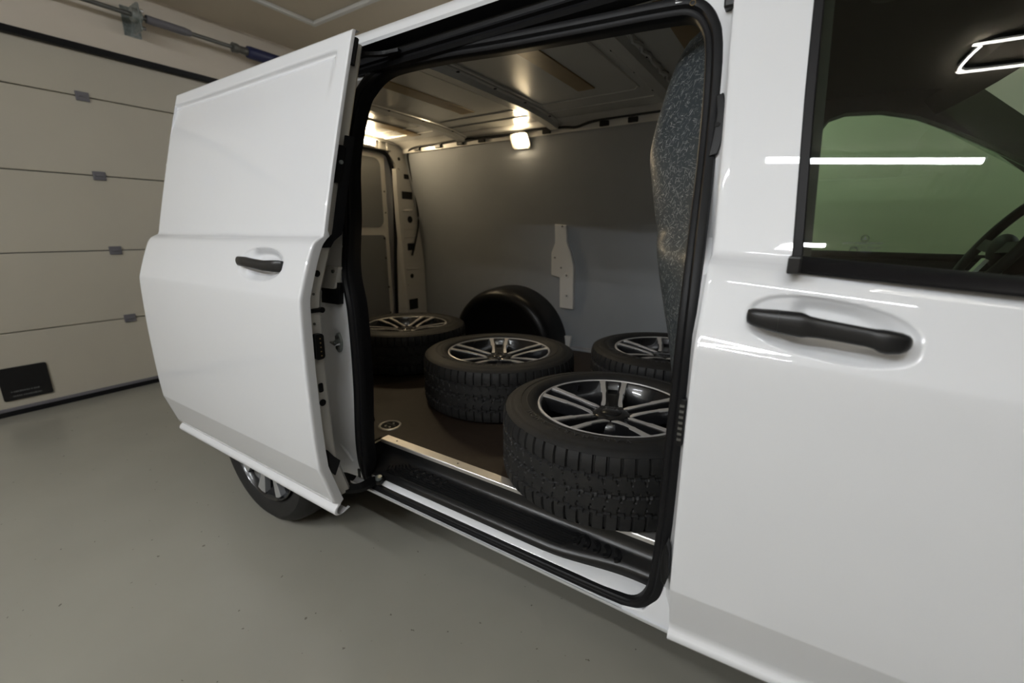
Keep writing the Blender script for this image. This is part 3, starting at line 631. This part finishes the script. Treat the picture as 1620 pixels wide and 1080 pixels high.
# inside roof skin
def zr(y): return 1.852 - .045 * ((y - .945) / .72) ** 4
vp('roof_lining', MB().rows([[(x, y, zr(y)) for y in lin(.27, 1.64, 18)] for x in lin(-2.47, .1, 16)]), 'roof_in')
vp('cant_rail', MB().rows([[(x, .300, 1.735), (x, .325, 1.765), (x, .33, 1.80), (x, .29, 1.815)] for x in lin(-2.45, .05, 6)]), 'roof_in')
def rib(xc, wd, drop, name='roof_rib'):
    r_ = MB(); rings = []
    for y in lin(.30, 1.60, 20):
        z = zr(y); rings.append([(xc - wd / 2 - .018, y, z + .001), (xc - wd / 2 - .016, y, z - .006), (xc - wd / 2, y, z - .008), (xc - wd * .32, y, z - drop), (xc + wd * .32, y, z - drop), (xc + wd / 2, y, z - .008), (xc + wd / 2 + .016, y, z - .006), (xc + wd / 2 + .018, y, z + .001)])
    o_ = vp(name, r_.rows(rings), 'roof_in', angle=30)
    for k in range(9):
        y = .42 + .13 * k
        for dx in (-.5, .5):
            if (k + (dx > 0)) % 2: sub('rib_hole', MB().disc((xc + dx * (wd + .014), y, zr(y) - .0095), .0075, .003, 'z', 12), 'hole', o_)
    return o_
ribs = [rib(-1.165, .075, .028), rib(-.475, .075, .030), rib(-1.86, .07, .026)]
# torn sealant edge along the front rib
sub('sealant', MB().tube([(-.425 + .006 * math.sin(k * 1.7), .33 + .031 * k, zr(.33 + .031 * k) - .008 - .003 * math.sin(k * 2.3)) for k in range(40)], .009, 7), 'roof_in', ribs[1])
for xc, y0, y1, wd in ((-.785, .33, 1.19, .085), (-.255, .33, 1.10, .10), (-1.50, .4, 1.22, .09), (-2.13, .5, 1.45, .09)):
    mb = MB().rows([[(xc - wd / 2, y, zr(y) - .0005), (xc - wd / 2 + .002, y, zr(y) - .0045), (xc + wd / 2 - .002, y, zr(y) - .0045), (xc + wd / 2, y, zr(y) - .0005)] for y in lin(y0, y1, 10)], False, False)
    vp('foam_pad', mb, 'foam', smooth=False)
# pressed beads in the roof sheet
def roofbead(pts, r=.006): vp('roof_bead', MB().sweep(catmull([(x, y, zr(y) - .001) for x, y in pts], 5), [(-r, .002), (-r * .6, -.004), (r * .6, -.004), (r, .002)]), 'roof_in')
roofbead([(-1.08, 1.30), (-.85, 1.30), (-.62, 1.30), (-.575, 1.27), (-.57, 1.2), (-.57, .5)])
roofbead([(-1.10, 1.42), (-.8, 1.42), (-.54, 1.42)])
roofbead([(-1.08, 1.30), (-1.085, 1.2), (-1.085, .5)])
roofbead([(-1.78, 1.30), (-1.5, 1.30), (-1.28, 1.30), (-1.245, 1.26), (-1.245, .5)])
roofbead([(-1.80, 1.42), (-1.5, 1.42), (-1.23, 1.42)])
roofbead([(-2.40, 1.30), (-2.2, 1.30), (-1.96, 1.30)])
roofbead([(-2.40, 1.42), (-2.2, 1.42), (-1.94, 1.42)])

# ---- far cargo wall
_FW = pchip([.40, .9, 1.10, 1.30, 1.55, 1.80, 1.86], [1.795, 1.79, 1.772, 1.735, 1.678, 1.618, 1.60])
def FW(z): return _FW(z)
vp('side_lining_board', MB().rows([[(x, FW(z) + .012, z) for z in lin(.43, 1.785, 30)] for x in (-2.46, -1.2, .05)]), 'panel')
rl = vp('roof_rail', MB().rows([[(x, FW(1.782) - .006, 1.775), (x, FW(1.80) - .004, 1.803), (x, FW(1.80) - .03, 1.822), (x, 1.52, zr(1.52) - .002)] for x in lin(-2.44, .05, 8)]), 'paint_in')
for x in (-2.28, -2.08, -1.88, -1.70, -1.22, -.86, -.70, -.45):
    sub('cable_clip', MB().box(x - .026, x + .026, FW(1.79) - .022, FW(1.79) - .004, 1.780, 1.806), 'blackpl', rl, smooth=False, bevel=.003)
cab = [(-2.44, 1.66, 1.03), (-2.43, 1.70, 1.16), (-2.425, 1.73, 1.30), (-2.425, 1.71, 1.50), (-2.42, 1.66, 1.68), (-2.40, 1.63, 1.775), (-2.30, 1.602, 1.802)] + [(x, 1.602, 1.806 + .005 * math.sin(x * 9)) for x in (-2.1, -1.9, -1.7, -1.5, -1.3)] + [(-1.10, 1.60, 1.80), (-1.02, 1.597, 1.792), (-.9, 1.6, 1.812), (-.6, 1.60, 1.815), (-.2, 1.6, 1.812)]
vp('wiring_loom', MB().tube(catmull(cab, 5), .0075, 8), 'plate')
# cut-outs in the board showing the white pillar
def wallfn(a, b_, t): return (a, FW(b_) + t, b_)
pb = vp('pillar_bracket', MB().plate([(-1.215, 1.265), (-1.135, 1.257), (-1.135, 1.15), (-1.11, 1.09), (-1.088, 1.0), (-1.088, .712), (-1.188, .715), (-1.192, .918), (-1.257, .933), (-1.252, 1.08), (-1.222, 1.145)], [], wallfn, -.012, .021), 'paint_in', smooth=False, bevel=.004)
for a, b_ in ((-1.16, 1.25), (-1.225, 1.05), (-1.18, .985), (-1.14, .935), (-1.135, .80)): sub('screw', MB().disc((a, FW(b_) - .0155, b_), .006, .004, 'y', 10), 'shaft', pb)
for b_ in (.935, .80): sub('dimple', MB().lathe([(.018, -.013), (.014, -.017), (.008, -.0145)], 16, 'y', (-1.14, FW(b_), b_)), 'paint_in', pb)
sub('fold', MB().prism([(-1.135, 1.15), (-1.110, 1.09), (-1.0885, 1.0), (-1.0885, .80), (-1.12, .98)], wallfn, -.0185, -.0115), 'paint_in', pb, smooth=False, bevel=.002)
pf = vp('pillar_foot', MB().prism([(-1.195, .520), (-1.098, .524), (-1.108, .448), (-1.19, .445)], wallfn, -.008, .021), 'paint_in', smooth=False, bevel=.004)
sub('screw', MB().disc((-1.145, FW(.47) - .0115, .47), .005, .004, 'y', 10), 'shaft', pf)
# black plastic wheel housing
ax, az = -1.56, .435
sec = [(1.82, .425), (1.70, .42), (1.63, .412), (1.598, .398), (1.582, .372), (1.578, .34), (1.585, .325), (1.592, .31), (1.592, .0)]
vp('wheel_housing', MB().rows([[(ax + r * math.cos(a), y, az + max(0, r * math.sin(a) * .965)) for y, r in sec] for a in lin(0, math.pi, 40)]), 'blackpl')
# kerb strip at the foot of the wall
vp('floor_edge_strip', MB().box(-1.10, .05, 1.755, 1.81, .438, .455), 'panel', smooth=False, bevel=.004)

# ---- rear corner and rear doors, seen from inside
XB = -2.45
dp = vp('corner_pillar', MB().plate([(1.49, .44), (1.82, .44), (1.80, 1.05), (1.775, 1.20), (1.70, 1.60), (1.64, 1.83), (1.50, 1.83), (1.49, 1.76), (1.545, 1.70), (1.565, 1.60), (1.56, 1.40), (1.52, 1.05), (1.50, .66)], [], lambda a, b_, t: (t, a, b_), XB - .03, XB), 'paint_in', smooth=False, bevel=.003)
for (y0, y1, z0, z1) in ((1.625, 1.675, 1.60, 1.635), (1.595, 1.70, 1.455, 1.51), (1.625, 1.70, 1.07, 1.125), (1.60, 1.705, .60, .685)):
    sub('pillar_slot', MB().plate(rrect(y0, y1, z0, z1, .005), [], lambda a, b_, t: (t, a, b_), XB, XB + .002), 'hole', dp, smooth=False)
for (y, z, r) in ((1.665, 1.305, .026), (1.655, .87, .018), (1.585, 1.735, .012), (1.60, .80, .008), (1.575, 1.66, .008)): sub('pillar_hole', MB().disc((XB, y, z), r, .002, 'x', 16), 'hole', dp)
for z in (1.235, 1.175, .925): sub('pressed_ridge', MB().box(XB, XB + .006, 1.60, 1.72, z - .006, z + .006), 'paint_in', dp, smooth=False, bevel=.003)
sub('inner_gusset', MB().rows([[(XB + .002, 1.53 + .02 * math.sin(z * 3), z), (XB + .022, 1.55 + .02 * math.sin(z * 3), z), (XB + .022, 1.575 + .015 * math.sin(z * 3), z), (XB + .002, 1.59 + .012 * math.sin(z * 3), z)] for z in lin(.45, 1.66, 16)]), 'paint_in', dp)
sub('hook', MB().tube(catmull([(XB, 1.64, 1.37), (XB + .03, 1.645, 1.375), (XB + .03, 1.67, 1.375), (XB, 1.675, 1.37)], 4), .007, 8), 'paint_in', dp)
sub('hook', MB().tube(catmull([(XB, 1.60, 1.365), (XB + .03, 1.605, 1.37), (XB + .03, 1.63, 1.37), (XB, 1.635, 1.365)], 4), .007, 8), 'paint_in', dp)
vp('corner_pillar', MB().plate([(.40, .44), (.07, .44), (.11, 1.20), (.19, 1.60), (.25, 1.83), (.40, 1.83), (.40, 1.76), (.34, 1.60), (.37, 1.05)], [], lambda a, b_, t: (t, a, b_), XB - .03, XB), 'paint_in', smooth=False, bevel=.003)
vp('rear_header', MB().box(XB - .04, XB + .01, .39, 1.51, 1.775, 1.835).box(XB - .04, XB + .03, .30, 1.60, 1.825, 1.85), 'paint_in', smooth=False, bevel=.006)
for x_, y_ in ((0, 1.40), (0, 1.47)): vp('header_bracket', MB().box(XB, XB + .02, y_ - .012, y_ + .012, 1.775, 1.83), 'paint_in', smooth=False, bevel=.003)
for y0, y1 in ((.955, 1.485), (.405, .935)):
    o_ = vp('rear_door', MB().plate(rrect(y0, y1, .46, 1.765, .05), [], lambda a, b_, t: (t, a, b_), XB - .09, XB - .045), 'paint_in', smooth=False, bevel=.006)
    sub('door_panel', MB().plate(rrect(y0 + .05, y1 - .045, 1.245, 1.725, .055), [], lambda a, b_, t: (t, a, b_), XB - .047, XB - .040), 'panel2', o_, smooth=False, bevel=.002)
    sub('door_panel', MB().plate(rrect(y0 + .04, y1 - .038, .50, 1.19, .03), [], lambda a, b_, t: (t, a, b_), XB - .047, XB - .040), 'panel2', o_, smooth=False, bevel=.002)
    for z in (.60, .80, 1.02, 1.165): sub('panel_clip', MB().disc((XB - .040, y1 - .05 + .012 * (z < 1), z), .007, .003, 'x', 10), 'hole', o_)
    for z in (1.35, 1.50): sub('frame_hole', MB().disc((XB - .045, y1 - .02, z), .006, .002, 'x', 10), 'hole', o_)
    sub('panel_clip', MB().disc((XB - .040, y0 + .25, 1.165), .007, .003, 'x', 10), 'hole', o_)
seal_r = [(XB - .02, 1.497, .46), (XB - .02, 1.497, .66), (XB - .02, 1.515, 1.05), (XB - .02, 1.54, 1.4), (XB - .02, 1.54, 1.60), (XB - .02, 1.515, 1.70), (XB - .02, 1.46, 1.765), (XB - .02, 1.2, 1.775), (XB - .02, .7, 1.775), (XB - .02, .43, 1.765), (XB - .02, .37, 1.68), (XB - .02, .35, 1.4), (XB - .02, .39, .8), (XB - .02, .39, .46)]
vp('rear_door_seal', MB().tube(catmull(seal_r, 6), .014, 8, up=(1, 0, 0)), 'seal')
vp('rear_skin', MB().prism([(P(z) + .10, z) for z in lin(.35, 1.80, 14)] + [(YM - P(z) - .10, z) for z in lin(1.80, .35, 14)], lambda a, b_, t: (t, a, b_), -2.56, -2.542), 'paint', smooth=False, bevel=.02)
# ---- cargo lamps (their light stays with them)
lm = vp('cargo_lamp', MB().plate(rrect(-1.475, -1.345, 1.718, 1.800, .018), [], lambda a, b_, t: (a, FW(b_) + t + .35 * (1.76 - b_), b_), -.016, -.004), 'housing', smooth=False, bevel=.003)
sub('lamp_diffuser', MB().plate(rrect(-1.445, -1.36, 1.728, 1.790, .014), [], lambda a, b_, t: (a, FW(b_) + t + .35 * (1.76 - b_), b_), -.026, -.0165), 'lamp', lm, smooth=False, bevel=.003)
sub('lamp_cover', MB().plate(rrect(-1.478, -1.342, 1.715, 1.803, .02), [], lambda a, b_, t: (a, FW(b_) + t + .35 * (1.76 - b_), b_), -.034, -.031), 'clear', lm, smooth=False)
l2 = vp('cargo_lamp', MB().plate(rrect(1.16, 1.36, 1.785, 1.835, .012), [], lambda a, b_, t: (t, a, b_), XB + .01, XB + .022), 'housing', smooth=False, bevel=.003)
for y in (1.235, 1.285, 1.33): sub('led', MB().disc((XB + .020, y, 1.812), .014, .006, 'x', 16), 'spot', l2)
# ---- bulkhead behind the seats: moulded, bulging into the cargo space
bz = pchip([.42, .70, .975, 1.132, 1.33, 1.425, 1.49, 1.573, 1.65, 1.69, 1.715, 1.83], [.005, .012, .057, .106, .164, .183, .178, .165, .146, .124, .085, .02])
def bulk(t, z):
    ye = P(z) + .085; y = ye + t * (YM - 2 * ye); s = sstep((y - ye) / .17) * sstep((YM - ye - y) / .17)
    return (-.045 - bz(z) * s, y, z)
vp('bulkhead', MB().rows([[bulk(t, z) for z in lin(.42, 1.80, 60)] for t in lin(0, .16, 24) + lin(.18, .82, 12) + lin(.84, 1, 14)]), 'felt')

# ---- cab
vp('headliner', MB().rows([[(x, y, 1.775 - .02 * ((y - .945) / .7) ** 4 - .07 * sstep((x - .35) / .6)) for y in lin(.24, 1.65, 14)] for x in lin(-.02, .56, 10)]), 'headliner')
vp('headliner_seam', MB().tube([(x, .62, 1.774 - .07 * sstep((x - .35) / .6)) for x in lin(.0, .52, 8)], .004, 6), 'darkpl')
vp('dome_lamp', MB().lathe([(0, 1.752), (.035, 1.755), (.042, 1.765), (.042, 1.78)], 24, 'z', (.235, .62, 0)), 'darkpl')
vp('pillar_trim', MB().rows([[(x, YM - Pf(z) - .04, z) for z in lin(.5, 1.76, 16)] for x in (-.04, .06, .13)]), 'darkpl')
vp('pillar_trim', MB().rows([[(x, Pf(z) + .045, z) for z in lin(1.1, 1.76, 12)] for x in (-.0, .06, .10)]), 'darkpl')
# far door with its window opening
wo = [(.140, 1.13), (.133, 1.60), (.142, 1.655), (.165, 1.690), (.22, 1.705), (.343, 1.697), (.46, 1.665), (.577, 1.608), (.70, 1.54), (.82, 1.468), (.95, 1.38), (1.04, 1.31), (1.04, 1.115)]
fo = [(-.03, .33), (-.03, 1.79), (.55, 1.79), (1.10, 1.36), (1.10, .33)]
def farfn(a, b_, t): return (a, YM - Pf(b_) - t, b_)
fdo = vp('far_cab_door', MB().plate(fo, [wo], farfn, -.0, .07), 'darkpl', smooth=False)
sub('outer_skin', MB().plate(fo, [wo], farfn, -.012, -.002), 'paint', fdo, smooth=False)
sub('window_pane', MB().prism(wo, farfn, .02, .024), 'glass_far', fdo, smooth=False)
sub('armrest', MB().box(.25, .9, YM - .16, YM - .05, .98, 1.06), 'darkpl', fdo, smooth=False, bevel=.02)
sub('sill_moulding', MB().tube([(x, YM - .095, 1.118 - .01 * x) for x in lin(.05, 1.05, 8)], .018, 10), 'darkpl', fdo)
vp('far_side_panel', MB().rows([[(x, YM - P(z), z) for z in lin(.31, 1.79, 40)] for x in lin(-2.54, -.03, 10)]), 'paint')
# windscreen, scuttle, bonnet, front end (simple continuation of the body)
def ws(y, t):
    k = ((y - .945) / .8) ** 2
    return (.585 + t * .91 - .16 * k, y, 1.715 - .615 * t - .03 * k)
vp('windscreen', MB().rows([[ws(y, t) for t in lin(0, 1, 8)] for y in lin(.20, 1.69, 16)]), 'screen')
for sgn in (0, 1):
    pa = [(.42, .235, 1.735), (.62, .20, 1.665), (.85, .13, 1.50), (1.06, .07, 1.33), (1.30, .06, 1.10)]
    pa = [(x, (YM - y if sgn else y), z) for x, y, z in pa]
    vp('windscreen_pillar', MB().sweep(catmull(pa, 5), [(-.05, -.035), (.05, -.035), (.055, .02), (.0, .04), (-.055, .02)]), 'darkpl')
    vp('front_wing', MB().rows([[(x, (lambda q: YM - q if sgn else q)(Pf(z) + .18 * sstep((x - 1.5) / .6)), z) for z in lin(.33, 1.09 - .0, 20)] for x in lin(FX1 + .004, 2.05, 12)]), 'paint')
vp('bonnet', MB().rows([[(x, y, 1.11 - .22 * sstep((x - 1.25) / 1.0) - .04 * ((y - .945) / .9) ** 4) for y in lin(.03, YM - .03, 12)] for x in lin(1.22, 2.05, 8)]), 'paint')
vp('front_bumper', MB().rows([[(2.05 + .10 * math.cos((y - .945) / .9 * 1.5), y, z) for z in lin(.30, .9, 6)] for y in lin(.15, YM - .15, 14)]), 'paint')
vp('header_trim', MB().rows([[(.54 - .12 * ((y - .945) / .8) ** 2, y, 1.735 - .03 * ((y - .945) / .8) ** 2), (.612 - .15 * ((y - .945) / .8) ** 2, y, 1.685 - .03 * ((y - .945) / .8) ** 2)] for y in lin(.24, 1.65, 12)]), 'headliner')
db = vp('dashboard', MB().rows([[(x, y, z) for x, z in ((.72, .70), (.72, .95), (.76, 1.04), (.86, 1.09), (1.05, 1.105), (1.45, 1.08))] for y in lin(.10, YM - .10, 12)]), 'darkpl')
sub('instrument_hood', MB().rows([[(.78 + .16 * t, 1.33 + .19 * math.cos(a), 1.05 + .12 * math.sin(a)) for a in lin(0, math.pi, 14)] for t in (0, .5, 1)]), 'darkpl', db)
sub('screen_glint', MB().plate(rrect(.80, 1.02, 1.08, 1.20, .01), [], lambda a, b_, t: (.80 + t + (b_ - 1.08) * .2, a, b_), 0, .012), 'plate', db, smooth=False)  # plain black plate set on the dashboard
# steering wheel
ctr = Vector((.70, 1.33, 1.165)); tilt = math.radians(28)
e1 = Vector((0, 1, 0)); e2 = Vector((math.sin(tilt), 0, math.cos(tilt))); ax_ = e1.cross(e2)
sw = vp('steering_wheel', MB().tube([ctr + e1 * (.19 * math.cos(a)) + e2 * (.19 * math.sin(a)) for a in lin(0, 2 * math.pi, 49)[:-1]], .0165, 12, True, up=tuple(ax_)), 'darkpl')
def sph(c, r, q=(1, 1, 1)): return MB().rows([[(c[0] + q[0] * r * math.sin(t) * math.cos(a), c[1] + q[1] * r * math.sin(t) * math.sin(a), c[2] + q[2] * r * math.cos(t)) for a in lin(0, 2 * math.pi, 19)] for t in lin(0, math.pi, 11)])
sub('hub', sph(ctr + ax_ * .02, .075, (.5, 1, .8)), 'darkpl', sw)
for a in (math.pi * .02, math.pi * .98, math.pi * 1.5):
    d = e1 * math.cos(a) + e2 * math.sin(a); sub('spoke', MB().sweep([ctr + d * .04, ctr + d * .185], [(-.02, -.006), (.02, -.006), (.02, .006), (-.02, .006)], up=tuple(ax_)), 'chrome' if abs(d.z) > .8 else 'darkpl', sw, smooth=False)
# seats
for y in (.47, 1.38):
    s_ = vp('seat', MB().rows([[(.05 + dx, y + dy, .78 + dz) for dx, dy, dz in ((-.0, -.23, 0), (.02, -.24, .05), (.05, -.2, .08), (.05, .2, .08), (.02, .24, .05), (0, .23, 0))] for dx0 in (0,)] + [[(.55, y + dy, .78 + dz) for dy, dz in ((-.23, 0), (-.24, .05), (-.2, .10), (.2, .10), (.24, .05), (.23, 0))]], True, True), 'darkpl', bevel=.02)
    sub('backrest', MB().rows([[(.10 - .10 * (z - .8) + d, y + h, z) for d, h in ((-.05, -.2), (.05, -.23), (.07, -.15), (.05, 0), (.07, .15), (.05, .23), (-.05, .2))] for z in (.82, 1.0, 1.12, 1.16)], True, True), 'darkpl', s_, bevel=.02)
vp('underbody', MB().box(-1.12, 1.6, .12, YM - .12, .22, .31).box(-2.50, -1.12, .36, YM - .36, .22, .40).box(-2.5, -2.05, .12, YM - .12, .25, .40), 'hole', smooth=False)  # dark boxes added beneath the cargo floor to block light
for x_, y_ in ((1.65, .09), (1.65, YM - .09), (WX, YM - .09)):
    vp('road_wheel', MB().lathe([(0, -.06), (.23, -.10), (.30, -.10), (.335, -.07), (.342, 0), (.335, .07), (.30, .10), (.23, .10), (0, .06)], 40, 'y', (x_, y_, WR)), 'rubber')

# ------------------------------------------------------------------ loose wheels lying in the cargo space
R, W = .357, .238
def tread_mesh():
    NB = 62; PER = 12; N = NB * PER; rows_w = []
    # across the tread: s from -1..1 (lower to upper shoulder)
    S_ = lin(-1, 1, 57)
    def rad(i, s):
        ph = (i % PER) / PER; blk = i // PER; r = R - .010 * max(0, abs(s) - .72) ** 1.7 * 6
        z = s * 4
        zig = .09 * (1 if ph < .5 else -1)
        d = 0
        for g, wgt in ((-2.05, 1), (.05, .8), (2.05, 1)):
            if abs(z - g - zig) < .16: d = .008 * wgt
        if abs(z) > 2.2 + zig * 0 and ph < .155: d = max(d, .0075)         # shoulder lateral slots
        if 0.2 < z < 2.0:
            ph2 = (ph + (z - .1) * .18) % 1
            if ph2 < .10 and (z > 1.2 or z < .7): d = max(d, .004)
        if -2.0 < z < -.1:
            ph2 = (ph - (z + 1) * .18) % 1
            if ph2 < .10 and (z < -1.2 or z > -.6): d = max(d, .004)
        return r - d
    rings = []
    for i in range(N + 1):
        a = 2 * math.pi * (i % N) / N
        rings.append([(rad(i % N, s) * math.cos(a), rad(i % N, s) * math.sin(a), W / 2 + s * W * .445) for s in S_])
    mb = MB().rows(rings)
    return mb
def sidewall(top):
    pr = [(.349, .0135), (.344, .010), (.337, .006), (.334, .0048), (.328, .0028), (.322, .0018), (.32, .0005), (.305, -.003), (.298, -.004), (.297, -.0025), (.280, -.0030), (.278, -.0045), (.262, -.002), (.252, .004), (.246, .010), (.243, .020), (.232, .024)]
    return [(r, (W - h) if top else h) for r, h in pr]
cap_ = R - .010 * .28 ** 1.7 * 6
tire_mb = MB().lathe([(cap_ - .001, W / 2 + W * .4445)] + sidewall(True), 128).lathe([(cap_ - .001, W / 2 - W * .4445)] + sidewall(False), 96)
ME = {}
ME['tire'] = mesh('tire', tire_mb, M['rubber'], angle=35)
ME['tread'] = mesh('tread', tread_mesh(), M['rubber'], angle=28)
def arc_text(s, size, rad, a0, step):
    out = MB()
    for k, ch in enumerate(s):
        if ch == ' ': continue
        a = a0 - k * step
        def fn(x, y, z, a=a):
            rr = rad + y; th = a - x / rad * 1.0
            return (rr * math.cos(th), rr * math.sin(th), W + .0030 + z)
        out.v += [], ; out.v.pop()
        t = text_mb(ch, size, fn, .0012); out.add(t.v, t.f)
    return out
ME['lettering'] = mesh('lettering', arc_text('VANSMART SNOW', .024, .2795, math.radians(-63 - 107), math.radians(5.6)), M['letters'], smooth=False)
rimp = [(.228, W - .012), (.236, W - .006), (.244, W - .010), (.246, W - .018), (.244, W - .022)]
ME['lip'] = mesh('lip', MB().lathe([(.2345, W - .0105), (.2375, W - .0065), (.2425, W - .0085), (.2435, W - .0125)], 96), M['machined'])
ME['barrel'] = mesh('barrel', MB().lathe([(.246, W - .016), (.238, W - .010), (.231, W - .014), (.226, W - .030), (.215, W - .045), (.205, W - .09), (.200, .06), (.215, .03), (.238, .012), (.244, .016)], 72).lathe([(.0, W - .046), (.03, W - .044), (.033, W - .038), (.052, W - .038), (.062, W - .042), (.078, W - .060), (.085, W - .09), (.085, W - .15), (0, W - .15)], 48), M['gloss'])
def spoke_mb():
    # black double-spoke body along +x: two legs flanking a sunken channel
    out = MB()
    for sgn in (1, -1):
        rings = []
        for r_, off, hw, zt in ((.055, .020, .013, .062), (.085, .022, .012, .052), (.13, .026, .012, .038), (.17, .030, .013, .028), (.205, .033, .014, .020), (.234, .035, .016, .014)):
            c = off * sgn; zz = W - zt * .6 - .0035
            rings.append([(r_, c - hw, zz - .004), (r_, c - hw + .002, zz), (r_, c + hw - .002, zz), (r_, c + hw, zz - .004), (r_, c + hw * .8, zz - .045), (r_, c - hw * .8, zz - .045)])
        out.rows(rings, True, True)
    rings = [[(r_, -hw, W - zt), (r_, hw, W - zt), (r_, hw, W - zt - .02), (r_, -hw, W - zt - .02)] for r_, hw, zt in ((.05, .02, .052), (.13, .022, .046), (.20, .028, .040), (.232, .03, .038))]
    out.rows(rings, True, True)
    # broad petal between neighbouring spokes near the hub
    return out
ME['spoke'] = mesh('spoke', spoke_mb(), M['gloss'], angle=35)
def bar_mb(sgn):
    rings = []
    for r_, off, hw, zt in ((.052, .031, .004, .0665), (.066, .0285, .0075, .0585), (.09, .0275, .0062, .0500), (.12, .0290, .0056, .0405), (.142, .0305, .0060, .0345), (.152, .0325, .0095, .0320), (.175, .0345, .0085, .0268), (.205, .0375, .0088, .0197), (.222, .0395, .0100, .0160), (.2355, .0405, .0120, .0128)):
        c = off * sgn; zz = W - zt * .6 - .0008
        rings.append([(r_, c - hw, zz - .004), (r_, c - hw, zz), (r_, c + hw, zz), (r_, c + hw, zz - .004)])
    return MB().rows(rings, True, True)
ME['barA'] = mesh('spoke_face', bar_mb(1), M['machined'], angle=30); ME['barB'] = mesh('spoke_face', bar_mb(-1), M['machined'], angle=30)
ME['cap'] = mesh('center_cap', MB().lathe([(0, W - .033), (.026, W - .033), (.031, W - .036), (.032, W - .044)], 32), M['gloss'])
ME['valve'] = mesh('valve', MB().tube([(.222, 0, W - .045), (.214, 0, W - .015)], .004, 8), M['seal'])
ME['nut'] = mesh('lug_hole', MB().lathe([(.010, W - .0375), (.010, W - .0378), (.0, W - .0378)], 12, 'z', (.052, 0, 0)), M['hole'])
def L(name, me, parent, rz=0):
    o_ = bpy.data.objects.new(name, me); COL.objects.link(o_); o_.parent = parent; o_.rotation_euler.z = rz; return o_
def loose_wheel(loc, rz, label):
    root = empty('loose_wheel', loc); root.rotation_euler.z = rz
    tag(root, label, 'wheel', 'winter wheels lying in the cargo space')
    t = L('tire', ME['tire'], root); L('tread', ME['tread'], t); L('lettering', ME['lettering'], t)
    rm = L('rim', ME['barrel'], root); L('lip', ME['lip'], rm); L('center_cap', ME['cap'], rm); L('valve', ME['valve'], rm, .62)
    for k in range(5):
        a = 2 * math.pi * k / 5
        L('spoke', ME['spoke'], rm, a); L('spoke_face', ME['barA'], rm, a); L('spoke_face', ME['barB'], rm, a); L('lug_hole', ME['nut'], rm, a + math.pi / 5)
    return root
loose_wheel((-.312, .446, .4405), math.radians(109), 'nearest loose alloy wheel with winter tyre, overhanging the aluminium edge strip')
loose_wheel((-1.005, .797, .4405), math.radians(125), 'loose alloy wheel lying in the middle of the cargo floor before the wheel housing')
loose_wheel((-1.83, .99, .4405), math.radians(317), 'loose alloy wheel farthest back, near the rear doors and corner pillar')
loose_wheel((-.344, 1.263, .4405), math.radians(103), 'loose alloy wheel against the far grey wall, half hidden behind the bulkhead')
